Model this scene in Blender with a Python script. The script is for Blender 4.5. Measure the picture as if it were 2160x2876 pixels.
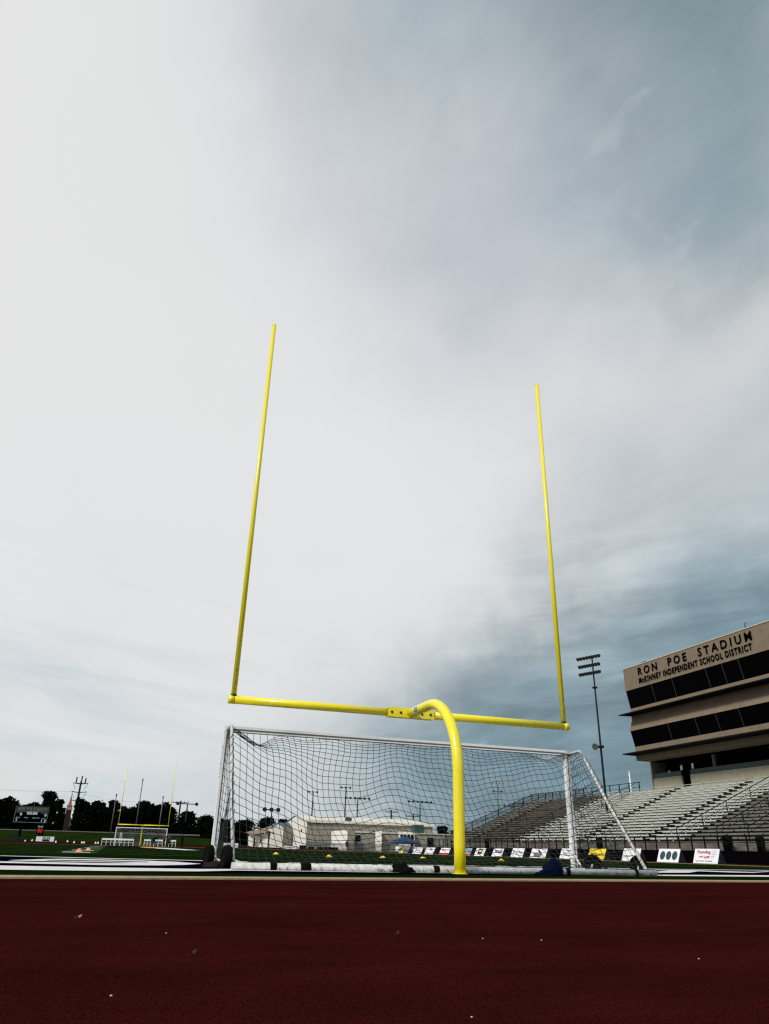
import bpy, bmesh, math, random
from mathutils import Vector, Matrix
rnd = random.Random(7)
PI = math.pi
for o in list(bpy.data.objects): bpy.data.objects.remove(o)
SC = bpy.context.scene
COL = SC.collection

# ------------------------------------------------------------------ materials
def s2l(c):
    c = c/255.0
    return c/12.92 if c <= .04045 else ((c+.055)/1.055)**2.4
def rgb(r, g, b): return (s2l(r), s2l(g), s2l(b), 1)

def mat(name, col, rough=.6, metal=0., var=.12, scale=6., bump=0., bscale=60., spec=.5, coat=0., emit=None, alpha=1., stretch=(1,1,1), col2=None):
    m = bpy.data.materials.new(name); m.use_nodes = True
    nt = m.node_tree; N = nt.nodes; L = nt.links
    b = N['Principled BSDF']
    tc = N.new('ShaderNodeTexCoord'); mp = N.new('ShaderNodeMapping'); mp.inputs['Scale'].default_value = stretch
    L.new(tc.outputs['Object'], mp.inputs[0])
    n = N.new('ShaderNodeTexNoise'); n.inputs['Scale'].default_value = scale; n.inputs['Detail'].default_value = 6
    n.inputs['Roughness'].default_value = .65
    L.new(mp.outputs[0], n.inputs['Vector'])
    cr = N.new('ShaderNodeValToRGB'); e = cr.color_ramp.elements
    e[0].position = .32; e[1].position = .68
    c = Vector(col[:3])
    lo = c*(1-var); hi = Vector(col2[:3]) if col2 else c*(1+var)
    e[0].color = (*lo, 1); e[1].color = (*[min(1, x) for x in hi], 1)
    L.new(n.outputs['Fac'], cr.inputs[0]); L.new(cr.outputs[0], b.inputs['Base Color'])
    b.inputs['Roughness'].default_value = rough; b.inputs['Metallic'].default_value = metal
    b.inputs['Specular IOR Level'].default_value = spec
    if coat: b.inputs['Coat Weight'].default_value = coat; b.inputs['Coat Roughness'].default_value = .15
    if emit: b.inputs['Emission Color'].default_value = (*emit[:3], 1); b.inputs['Emission Strength'].default_value = emit[3]
    b.inputs['Alpha'].default_value = alpha
    if bump:
        n2 = N.new('ShaderNodeTexNoise'); n2.inputs['Scale'].default_value = bscale; n2.inputs['Detail'].default_value = 4
        L.new(mp.outputs[0], n2.inputs['Vector'])
        bp = N.new('ShaderNodeBump'); bp.inputs['Strength'].default_value = bump; bp.inputs['Distance'].default_value = .01
        L.new(n2.outputs['Fac'], bp.inputs['Height']); L.new(bp.outputs[0], b.inputs['Normal'])
    return m

M = {}
M['yellow'] = mat('yellow_paint', (.88, .74, .008), .34, var=.10, scale=22, bump=.12, bscale=120, coat=.4, col2=(.92, .80, .012))
M['yellow_far'] = M['yellow']
M['bolt'] = mat('dark_bolt', (.02, .02, .018), .5, metal=.6)
M['white'] = mat('white_enamel', (.78, .78, .79), .4, var=.06, scale=9, bump=.04)
M['white_worn'] = mat('worn_white_enamel', (.50, .50, .48), .6, var=.28, scale=14, bump=.1, bscale=30)
M['groove'] = mat('grey_groove', (.10, .10, .10), .7)
M['black'] = mat('black_rubber', (.004, .004, .0032), .9, bump=.2, spec=.05)
M['strap'] = mat('black_strap', (.004, .004, .0045), .9, spec=.05)
M['net'] = mat('net_twine', (.028, .032, .032), .9, var=.3, spec=.1)
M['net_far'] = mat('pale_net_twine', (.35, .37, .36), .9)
M['navycloth'] = mat('navy_cloth', (.0016, .0032, .016), .9, var=.4, scale=12, bump=.6, bscale=14, spec=.05)
M['rim'] = mat('wheel_rim', (.55, .55, .53), .45)
M['sticker'] = mat('teal_sticker', (.03, .35, .42), .4, var=.5, scale=30, col2=(.5, .75, .8))
M['stickerdark'] = mat('navy_sticker_print', (.01, .03, .08), .4)
# ground
M['track'] = None
def track_material():
    m = bpy.data.materials.new('red_track_surface'); m.use_nodes = True
    nt = m.node_tree; N = nt.nodes; L = nt.links; b = N['Principled BSDF']
    tc = N.new('ShaderNodeTexCoord')
    n1 = N.new('ShaderNodeTexNoise'); n1.inputs['Scale'].default_value = .8; n1.inputs['Detail'].default_value = 8; n1.inputs['Roughness'].default_value = .7
    mp = N.new('ShaderNodeMapping'); mp.inputs['Scale'].default_value = (1, 2.2, 1); L.new(tc.outputs['Object'], mp.inputs[0]); L.new(mp.outputs[0], n1.inputs['Vector'])
    cr = N.new('ShaderNodeValToRGB'); e = cr.color_ramp.elements
    e[0].position = .3; e[0].color = (.019, .0030, .0027, 1); e[1].position = .72; e[1].color = (.038, .0060, .0055, 1)
    L.new(n1.outputs['Fac'], cr.inputs[0])
    n2 = N.new('ShaderNodeTexNoise'); n2.inputs['Scale'].default_value = 150; n2.inputs['Detail'].default_value = 3
    L.new(tc.outputs['Object'], n2.inputs['Vector'])
    mx = N.new('ShaderNodeMix'); mx.data_type = 'RGBA'; mx.blend_type = 'MULTIPLY'; mx.inputs[0].default_value = 1
    cr2 = N.new('ShaderNodeValToRGB'); cr2.color_ramp.elements[0].position = .3; cr2.color_ramp.elements[0].color = (.35, .35, .35, 1)
    cr2.color_ramp.elements[1].position = .7; cr2.color_ramp.elements[1].color = (1.6, 1.6, 1.6, 1)
    L.new(n2.outputs['Fac'], cr2.inputs[0]); L.new(cr.outputs[0], mx.inputs[6]); L.new(cr2.outputs[0], mx.inputs[7])
    L.new(mx.outputs[2], b.inputs['Base Color'])
    b.inputs['Roughness'].default_value = .9; b.inputs['Specular IOR Level'].default_value = 0.
    b.inputs['Specular Tint'].default_value = (.9, .22, .2, 1)
    n3 = N.new('ShaderNodeTexNoise'); n3.inputs['Scale'].default_value = 5; n3.inputs['Detail'].default_value = 4; L.new(mp.outputs[0], n3.inputs['Vector'])
    ad = N.new('ShaderNodeMath'); ad.operation = 'MULTIPLY_ADD'; ad.inputs[1].default_value = 2.2
    L.new(n3.outputs['Fac'], ad.inputs[0]); L.new(n2.outputs['Fac'], ad.inputs[2])
    bp = N.new('ShaderNodeBump'); bp.inputs['Strength'].default_value = .5; bp.inputs['Distance'].default_value = .004
    L.new(ad.outputs[0], bp.inputs['Height']); L.new(bp.outputs[0], b.inputs['Normal'])
    return m
M['track'] = track_material()
M['turf'] = mat('green_turf', (.0040, .0115, .0010), .9, var=.35, scale=1.4, bump=.5, bscale=220, spec=.0, stretch=(1, 2.5, 1))
M['turf_light'] = mat('pale_turf', (.022, .045, .012), .9, var=.3, scale=2, spec=0.)
M['grass'] = mat('rough_grass', (.010, .020, .003), .95, var=.4, scale=.3, bump=.5, bscale=60, spec=0.)
M['ground'] = mat('ground_grass', (.010, .018, .004), .95, var=.4, scale=.1, spec=0.)
M['navy_turf'] = mat('navy_turf_paint', (.0010, .0013, .0055), .9, var=.3, scale=2, spec=0.)
M['white_turf'] = mat('white_turf_paint', (.62, .60, .60), .9, var=.14, scale=3, bump=.3, bscale=150, spec=.1)
M['thin_line'] = mat('thin_turf_line', (.13, .18, .10), .9, var=.3, spec=.1)
M['goldpaint'] = mat('gold_turf_paint', (.75, .42, .03), .9, spec=.1)
M['orangepaint'] = mat('orange_turf_paint', (.7, .10, .02), .9, spec=.1)
M['curb'] = mat('tan_concrete', (.30, .22, .13), .85, var=.25, scale=8, bump=.3, bscale=60, spec=.2)
M['road'] = mat('grey_road', (.16, .15, .16), .9, var=.15)
# stands
M['alu'] = mat('bright_aluminium', (.60, .61, .54), .6, metal=.0, var=.18, scale=3.5, bump=.1, stretch=(1, .25, 1))
M['alu_dull'] = mat('dull_aluminium', (.13, .115, .095), .8, var=.45, scale=3, spec=.1, stretch=(1, .3, 1))
M['alu_grey'] = mat('grey_aluminium', (.20, .20, .17), .8, var=.35, scale=3, spec=.1, stretch=(1, .3, 1))  # darker grey version for the near and far-end sections
M['tread_shade'] = mat('dark_tread_and_shade', (.012, .013, .011), .9, var=.3, spec=.03)
M['rail'] = mat('dark_green_rail', (.003, .006, .006), .8, spec=.1)
M['shadewall'] = mat('shaded_wall', (.0025, .002, .003), .95, var=.4, spec=.0)  # near-black: the front wall's shade is painted into its colour
M['chain'] = mat('chain_link', (.06, .08, .085), .8, alpha=.45)
M['tan'] = mat('tan_stucco', (.21, .162, .112), .9, var=.12, scale=1.2, bump=.25, bscale=12, spec=.2)
M['tan_light'] = mat('pale_tan_stucco', (.36, .34, .25), .9, var=.1, scale=2, spec=.2)
M['cap'] = mat('metal_coping', (.50, .45, .36), .6)
M['window'] = mat('black_tinted_glass', (.0006, .0006, .0007), .6, var=.1, spec=.02)
M['mullion'] = mat('thin_mullion', (.045, .05, .05), .7)
M['canopy'] = mat('dark_canopy', (.012, .012, .011), .85, var=.3, spec=.05)
M['recess'] = mat('recess_shade', (.0012, .0012, .0012), .95, spec=.0)  # shade of the recess, painted as near-black on back wall and soffit
M['letter'] = mat('black_letter', (.002, .002, .002), .9, spec=.0)
M['glassrail'] = mat('green_glass_rail', (.010, .028, .026), .3, spec=.3)
M['paper'] = mat('white_board', (.80, .79, .82), .55, var=.03)
M['signside'] = mat('sign_back_panel', (.016, .016, .028), .85, var=.3, spec=.05)
M['signyellow'] = mat('yellow_board', (.80, .62, .01), .55)
M['ink'] = mat('black_ink', (.004, .005, .006), .8, spec=.05)
M['teal_ink'] = mat('dark_teal_ink', (.004, .055, .055), .6)
M['red_ink'] = mat('red_ink', (.32, .015, .03), .6)
M['redband'] = mat('red_band', (.75, .03, .04), .6)
M['blue_ink'] = mat('blue_grey_ink', (.10, .16, .38), .6)
M['grey_ink'] = mat('grey_ink', (.14, .14, .15), .6)
M['pale_red_ink'] = mat('pale_red_ink', (.75, .38, .36), .6)
M['blue_pic'] = mat('blue_print', (.02, .14, .42), .6, var=.6, scale=9, col2=(.3, .5, .7))
M['orange'] = mat('orange_plastic', (.75, .22, .07), .5, col2=(.8, .35, .18))
M['coneyellow'] = mat('yellow_plastic', (.80, .62, .02), .5)
M['metalgrey'] = mat('grey_pole_metal', (.085, .085, .08), .5, metal=.3)
M['darkpole'] = mat('dark_pole_metal', (.014, .018, .019), .7, spec=.1)
M['lamp'] = mat('lamp_housing', (.022, .024, .025), .6)
M['lampwhite'] = mat('white_lamp_housing', (.6, .62, .58), .4)
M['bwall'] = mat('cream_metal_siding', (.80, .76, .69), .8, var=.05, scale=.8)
M['bwall_shade'] = mat('cream_siding_shaded', (.30, .27, .215), .8, var=.1, scale=1)  # same siding painted darker, for faces turned away from the sun
M['broof'] = mat('pale_roof_edge', (.62, .60, .52), .7)
M['blueroof'] = mat('blue_metal_roof', (.05, .10, .15), .5)
M['brownroof'] = mat('brown_roof', (.22, .15, .10), .8)
M['brick'] = mat('dark_red_brick', (.012, .0035, .0025), .9, var=.3, scale=3)
M['spire'] = mat('terracotta_spire', (.33, .07, .035), .7)
M['stone'] = mat('pale_stone', (.26, .24, .20), .8)
M['leaf'] = mat('dark_foliage', (.0030, .0048, .0018), .9, var=.5, scale=.6, spec=0.)
M['leaf2'] = mat('olive_foliage', (.0042, .006, .0022), .9, var=.5, scale=.6, spec=0.)
M['bark'] = mat('bark', (.02, .015, .010), .9, spec=.05)
M['tentwhite'] = mat('white_tent_fabric', (.6, .57, .5), .8)
M['tentblue'] = mat('navy_tent_fabric', (.008, .035, .09), .8, var=.4, scale=1.5)
M['board'] = mat('black_scoreboard', (.002, .002, .0022), .8, spec=.0)
M['boardframe'] = mat('scoreboard_frame', (.16, .20, .20), .6)
M['boardgrey'] = mat('scoreboard_header', (.02, .02, .02), .7)
M['boardtext'] = mat('pale_header_letters', (.16, .15, .135), .7)
M['led'] = mat('lit_digits', (.1, .1, .1), .6, emit=(.8, .95, 1, .55))
M['ledsmall'] = mat('lit_captions', (.05, .1, .12), .6, emit=(.5, .9, 1, .4))
M['ledred'] = mat('lit_red_digits', (.1, .0, .0), .6, emit=(1, .02, .01, .55))
M['skin'] = mat('skin', (.14, .07, .045), .6)
M['cloth_dark'] = mat('dark_clothes', (.005, .005, .007), .9, spec=0.)
M['cloth_white'] = mat('white_clothes', (.55, .56, .55), .9)
M['cloth_red'] = mat('red_clothes', (.16, .01, .02), .9)
M['cloth_blue'] = mat('blue_clothes', (.02, .06, .12), .9)
M['hair'] = mat('dark_hair', (.01, .008, .006), .9)
M['acunit'] = mat('grey_air_conditioner', (.28, .28, .26), .6)
M['greenbox'] = mat('green_roof_unit', (.02, .06, .05), .7)
M['pebble'] = mat('pale_pebble', (.45, .42, .38), .8)
M['dryleaf'] = mat('brown_dry_leaf', (.28, .13, .08), .8, var=.4, scale=60)
M['rust'] = mat('dark_litter', (.02, .012, .01), .9)

# ------------------------------------------------------------------ mesh building
ORIG = {}
class MB:
    def __init__(s): s.v = []; s.f = []; s.m = []; s.smooth = []
    def add(s, vs, fs, mi=0, sm=False):
        k = len(s.v); s.v += [tuple(v) for v in vs]
        for f in fs: s.f.append(tuple(i+k for i in f)); s.m.append(mi); s.smooth.append(sm)
        return s
    def hexa(s, p, mi=0):   # p: 8 points, bottom 4 then top 4 ccw
        return s.add(p, [(3,2,1,0),(4,5,6,7),(0,1,5,4),(1,2,6,5),(2,3,7,6),(3,0,4,7)], mi)
    def box(s, x0, x1, y0, y1, z0, z1, mi=0, bev=0):
        if x0 > x1: x0, x1 = x1, x0
        if y0 > y1: y0, y1 = y1, y0
        if z0 > z1: z0, z1 = z1, z0
        return s.hexa([(x0,y0,z0),(x1,y0,z0),(x1,y1,z0),(x0,y1,z0),(x0,y0,z1),(x1,y0,z1),(x1,y1,z1),(x0,y1,z1)], mi)
    def bar(s, a, b, w, h=None, mi=0, up=(0,0,1)):
        a = Vector(a); b = Vector(b); h = h or w; d = (b-a).normalized()
        u = Vector(up)
        if abs(d.dot(u)) > .97: u = Vector((0,1,0))
        x = d.cross(u).normalized(); z = x.cross(d).normalized()
        x = x*w/2; z = z*h/2
        return s.hexa([a-x-z, b-x-z, b+x-z, a+x-z, a-x+z, b-x+z, b+x+z, a+x+z], mi)
    def tube(s, pts, r, n=10, mi=0, cap=True, sm=True):
        pts = [Vector(p) for p in pts]; m = len(pts)
        rs = r if isinstance(r, (list, tuple)) else [r]*m
        k = len(s.v); prev = None
        for i, p in enumerate(pts):
            d = (pts[min(i+1, m-1)]-pts[max(i-1, 0)])
            if d.length < 1e-9: d = Vector((0,0,1))
            d.normalize()
            if prev is None:
                u = Vector((0,0,1)) if abs(d.z) < .9 else Vector((1,0,0))
                x = d.cross(u).normalized()
            else:
                x = (prev-d*prev.dot(d))
                x = x.normalized() if x.length > 1e-6 else d.orthogonal().normalized()
            prev = x; y = d.cross(x)
            for j in range(n):
                a = 2*PI*j/n
                s.v.append(tuple(p+(x*math.cos(a)+y*math.sin(a))*rs[i]))
        for i in range(m-1):
            for j in range(n):
                a = k+i*n+j; b = k+i*n+(j+1) % n
                s.f.append((a, b, b+n, a+n)); s.m.append(mi); s.smooth.append(sm)
        if cap:
            s.f.append(tuple(k+j for j in range(n))[::-1]); s.m.append(mi); s.smooth.append(False)
            s.f.append(tuple(k+(m-1)*n+j for j in range(n))); s.m.append(mi); s.smooth.append(False)
        return s
    def prism(s, poly, axis, a0, a1, mi=0):
        n = len(poly)
        def P(q, a):
            return {'x': (a, q[0], q[1]), 'y': (q[0], a, q[1]), 'z': (q[0], q[1], a)}[axis]
        vs = [P(q, a0) for q in poly]+[P(q, a1) for q in poly]
        fs = [tuple(range(n))[::-1], tuple(range(n, 2*n))]+[(i, (i+1) % n, n+(i+1) % n, n+i) for i in range(n)]
        return s.add(vs, fs, mi)
    def ball(s, c, r, n=8, m=6, mi=0, sc=(1,1,1)):
        vs = [(c[0], c[1], c[2]-r*sc[2])]; fs = []
        for i in range(1, m):
            t = -PI/2+PI*i/m
            for j in range(n):
                a = 2*PI*j/n
                vs.append((c[0]+r*sc[0]*math.cos(t)*math.cos(a), c[1]+r*sc[1]*math.cos(t)*math.sin(a), c[2]+r*sc[2]*math.sin(t)))
        vs.append((c[0], c[1], c[2]+r*sc[2])); T = len(vs)-1
        for j in range(n):
            fs.append((0, 1+(j+1) % n, 1+j)); fs.append((T, 1+(m-2)*n+j, 1+(m-2)*n+(j+1) % n))
            for i in range(m-2):
                a = 1+i*n+j; b = 1+i*n+(j+1) % n
                fs.append((a, b, b+n, a+n))
        return s.add(vs, fs, mi, True)
    def build(s, name, mats, parent=None, origin=None):
        if not isinstance(mats, (list, tuple)): mats = [mats]
        if parent is not None: org = ORIG[parent.name]
        else: org = Vector(origin or (0,0,0))
        me = bpy.data.meshes.new(name)
        me.from_pydata([tuple(Vector(v)-org) for v in s.v], [], s.f)
        for m in mats: me.materials.append(M[m] if isinstance(m, str) else m)
        me.polygons.foreach_set('material_index', s.m)
        me.polygons.foreach_set('use_smooth', s.smooth)
        bm = bmesh.new(); bm.from_mesh(me); bmesh.ops.recalc_face_normals(bm, faces=bm.faces); bm.to_mesh(me); bm.free()
        o = bpy.data.objects.new(name, me); COL.objects.link(o)
        if parent is not None: o.parent = parent
        else: o.location = org
        ORIG[o.name] = org
        return o
def tag(o, label, cat, group=None, kind=None):
    if label: o['label'] = label
    if cat: o['category'] = cat
    if group: o['group'] = group
    if kind: o['kind'] = kind
    return o
def thing(name, label, cat, loc, group=None):
    o = bpy.data.objects.new(name, None); COL.objects.link(o); o.location = loc
    o.empty_display_size = .2
    ORIG[o.name] = Vector(loc)
    return tag(o, label, cat, group)
def struct(name, mb, m, label=None):
    o = mb.build(name, m); o['kind'] = 'structure'
    return o
def dup(root, loc, rotz=0, label=None, scale=None):
    def cp(o, par):
        c = o.copy(); COL.objects.link(c)
        if par is not None: c.parent = par
        for ch in [x for x in bpy.data.objects if x.parent == o]: cp(ch, c)
        return c
    r = cp(root, None); r.location = loc; r.rotation_euler = (0, 0, rotz)
    if scale: r.scale = scale
    if label: r['label'] = label
    return r
DG = []
def text_mesh(mb, txt, org, u, v, W, Hh, thick=.02, mi=0, bold=.0, space=1.):
    """write txt into mb: org lower-left, u right dir, v up dir, fitted to W x Hh"""
    cu = bpy.data.curves.new('t', 'FONT'); cu.body = txt; cu.size = 1; cu.extrude = .5; cu.offset = bold; cu.space_character = space
    cu.resolution_u = 3
    ob = bpy.data.objects.new('t', cu); COL.objects.link(ob)
    dg = bpy.context.evaluated_depsgraph_get()
    me = bpy.data.meshes.new_from_object(ob.evaluated_get(dg))
    vs = [v_.co.copy() for v_ in me.vertices]; fs = [tuple(p.vertices) for p in me.polygons]
    bpy.data.objects.remove(ob); bpy.data.curves.remove(cu); bpy.data.meshes.remove(me)
    if not vs: return
    x0 = min(a.x for a in vs); x1 = max(a.x for a in vs); y0 = min(a.y for a in vs); y1 = max(a.y for a in vs)
    u = Vector(u).normalized(); v = Vector(v).normalized(); n = u.cross(v); org = Vector(org)
    mb.add([org+u*((a.x-x0)/(x1-x0)*W)+v*((a.y-y0)/(y1-y0)*Hh)+n*(a.z*thick) for a in vs], fs, mi)

# ------------------------------------------------------------------ camera
F_PX = 2033.1; YAW = .32266; PITCH = .43669; ROLL = .025362; CP = Vector((-5.4442, -14.228, .32717))
Fw = Vector((math.sin(YAW)*math.cos(PITCH), math.cos(YAW)*math.cos(PITCH), math.sin(PITCH)))
Rt = Vector((math.cos(YAW), -math.sin(YAW), 0)); Up = Rt.cross(Fw)
c_, s_ = math.cos(ROLL), math.sin(ROLL)
Rt, Up = c_*Rt+s_*Up, -s_*Rt+c_*Up
cam = bpy.data.cameras.new('camera'); co = bpy.data.objects.new('camera', cam); COL.objects.link(co)
mw = Matrix((( Rt.x, Up.x, -Fw.x, CP.x), (Rt.y, Up.y, -Fw.y, CP.y), (Rt.z, Up.z, -Fw.z, CP.z), (0,0,0,1)))
co.matrix_world = mw
cam.sensor_fit = 'HORIZONTAL'; cam.sensor_width = 36; cam.lens = F_PX/2160*36; cam.clip_start = .02; cam.clip_end = 6000
SC.camera = co
# surveyed positions: bearing of a photo point met with a real plane in the world
def at(px, py, x=None, y=None, z=None):
    d = Fw+Rt*((px-1080)/F_PX)-Up*((py-1438)/F_PX)
    if x is not None: t = (x-CP.x)/d.x
    elif y is not None: t = (y-CP.y)/d.y
    else: t = (z-CP.z)/d.z
    return CP+d*t

# ------------------------------------------------------------------ ground
g = MB(); g.add([(-3000,-3000,0),(3000,-3000,0),(3000,3000,0),(-3000,3000,0)], [(0,1,2,3)]); struct('ground', g, 'ground')
inner = [(26.8,12),(22,4.5),(15,-1.6),(9,-3.55),(4.25,-4.35),(-4.2,-5.72),(-6.35,-6.07),(-12,-6.9),(-19,-6),(-25,0),(-27.5,12)]
inner_top = [(-27.5,104)]+[(-27.5*math.cos(a)*1., 104+15*math.sin(a)) for a in [PI*k/24 for k in range(1, 24)]]+[(26.8,104)]
ring_in = inner+inner_top
ring_out = []
for i, (x, y) in enumerate(ring_in):
    if i < len(inner): ring_out.append((x*1.36 if abs(x) > 20 else x*1.36, y-26 if y < 8 else y-4))
    else: ring_out.append((x*1.36, 104+(y-104)*1.62))
n = len(ring_in)
def rz(y): return .35*max(0, min(1, (y-112)/16.))
t = MB(); t.add([(x,y,.008) for x,y in ring_in]+[(x,y,.008+rz(y)) for x,y in ring_out], [(i,(i+1)%n,n+(i+1)%n,n+i) for i in range(n)])
struct('running_track', t, 'track')
t = MB(); t.add([(x,y,.004) for x,y in ring_in], [tuple(range(n))]); struct('turf_field', t, 'turf')
# kerb: raised concrete strip round the infield
k = MB(); vs = []
cen = Vector((0, 50))
for i in range(n):
    p = Vector(ring_in[i]); a = Vector(ring_in[i-1]); b = Vector(ring_in[(i+1) % n]); d = (b-a).normalized(); nr = Vector((d.y, -d.x))
    if nr.dot(p-cen) > 0: nr = -nr
    if abs(p.x) > 26 and 10 < p.y < 106: w = .22
    else: w = .50 if p.y < 10 else .35
    q = p+nr*w
    vs += [(p.x,p.y,0),(p.x,p.y,.022),(q.x,q.y,.022),(q.x,q.y,0)]
fs = []
for i in range(n):
    a = 4*i; b = 4*((i+1) % n)
    fs += [(a,b,b+1,a+1),(a+1,b+1,b+2,a+2),(a+2,b+2,b+3,a+3)]
k.add(vs, fs); struct('track_kerb', k, 'curb')
def flat(name, polys, m, z):
    mb = MB()
    for P in polys: mb.add([(p[0], p[1], z) for p in P], [tuple(range(len(P)))])
    return struct(name, mb, m)
def G(pts): return [tuple(at(px, py, z=0))[:2] for px, py in pts]
flat('endzone_paint', [G([(-120,2403.5),(0,2406),(300,2413.5),(576,2420),(900,2428),(1300,2432),(1842,2443),(2160,2446),(2300,2447),(2300,2467),(2160,2464),(1842,2463),(660,2454),(300,2449.5),(0,2445),(-120,2443)])], 'navy_turf', .008)
flat('goal_line', [G([(-100,2402.6),(0,2404.3),(300,2412),(600,2418.9),(1000,2429),(1300,2432),(1842,2441.6),(2160,2445.2),(2160,2446.3),(1842,2442.8),(1300,2433.4),(1000,2430.4),(600,2420.3),(300,2413.3),(0,2405.6),(-100,2403.7)])], 'white_turf', .012)
flat('end_line', [G([(-100,2431.5),(0,2433.5),(300,2439),(560,2443)]+[(660,2443),(1200,2450),(1842,2458.6),(2160,2460),(2300,2460.2),(2300,2465),(2160,2464.5),(1842,2461.8),(1200,2454),(660,2447.5),(560,2450),(300,2449),(0,2445.5),(-100,2443.5)])], 'white_turf', .012)
flat('endzone_lettering', [
    G([(0,2421.5),(35,2418.2),(137,2415),(180,2414.3),(300,2416.6),(416,2419.6),(500,2423),(565,2428.5),(520,2432),(440,2433.5),(300,2433),(150,2429.8),(0,2426.5),(-60,2424.5),(-60,2420)]),
    G([(656,2426),(700,2425.5),(800,2429),(880,2432),(960,2434),(960,2442),(880,2439.5),(800,2436),(760,2433),(700,2438),(656,2438.5)]),
    G([(985,2430),(1040,2431),(1103,2436),(1085,2443),(975,2441)]),
    G([(1150,2436),(1230,2434.5),(1283,2438),(1500,2439.5),(1590,2443),(1590,2455),(1430,2453),(1283,2448),(1190,2448)]),
    G([(1838,2450.5),(1880,2447),(1830,2445.2),(1845,2444.6),(1900,2445.5),(1962,2446.2),(2060,2449.5),(2115,2450.8),(2160,2448.8),(2160,2450.4),(2115,2453),(2060,2452.4),(1962,2449),(1936,2453),(1838,2453.4)]),
    ], 'white_turf', .016)
flat('lettering_gaps', [G([(133,2418.6),(300,2420.2),(416,2423.6),(416,2424.8),(300,2422.4),(128,2419.8)]), G([(-60,2418),(0,2419.8),(60,2421),(300,2425.2),(380,2427),(300,2427.2),(150,2424.7),(0,2422),(-60,2421)])], 'navy_turf', .020)
flat('yard_lines', [[(-24.4,y-.06),(24.4,y-.06),(24.4,y+.06),(-24.4,y+.06)] for y in [12+4.572*k for k in range(0, 21)]], 'thin_line', .012)
flat('hash_lane', [[(-7.0,14),(-5.8,14),(-5.6,100),(-7.2,100)]], 'turf_light', .008)
flat('hash_marks', [[(-6.9,y),(-6.0,y),(-6.0,y+1.2),(-6.9,y+1.2)] for y in (14.6,22,40,58)], 'white_turf', .016)
flat('sideline', [[(24.4,0),(24.6,0),(24.6,110),(24.4,110)],[(-24.6,0),(-24.4,0),(-24.4,110),(-24.6,110)]], 'thin_line', .016)
flat('far_endzone_paint', [G([(300,2378.6),(395,2380),(560,2384),(560,2391),(440,2386),(300,2380.5)])], 'navy_turf', .008)
flat('far_gold_paint', [G([(395,2378.9),(420,2379.3),(440,2380.4),(438,2381.8),(395,2380.2)])], 'goldpaint', .012)
flat('far_orange_paint', [G([(408,2380.7),(436,2381.9),(428,2382.8),(404,2381.7)])], 'orangepaint', .012)
flat('far_white_paint', [G([(440,2380.8),(480,2382.6),(560,2388.6),(520,2388.4),(470,2385.4),(434,2383)])], 'white_turf', .012)
# grass bank at the far end and the road along its top
b = MB(); pr = [(126,0.02),(129,.38),(134,.6),(146,1.9),(152,2.15),(400,2.2)]
xs = [-260,-140,-60,0,14,24]; zf = [1,1,1,1,.75,.02]
vs = [(x, y, z*f) for x, f in zip(xs, zf) for y, z in pr]; NP = len(pr)
b.add(vs, [(i*NP+j, (i+1)*NP+j, (i+1)*NP+j+1, i*NP+j+1) for i in range(5) for j in range(NP-1)], 0, True); struct('grass_bank', b, 'grass')
b = MB(); b.box(-200, 12, 153, 161, 2.05, 2.30); struct('road', b, 'road')

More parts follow.
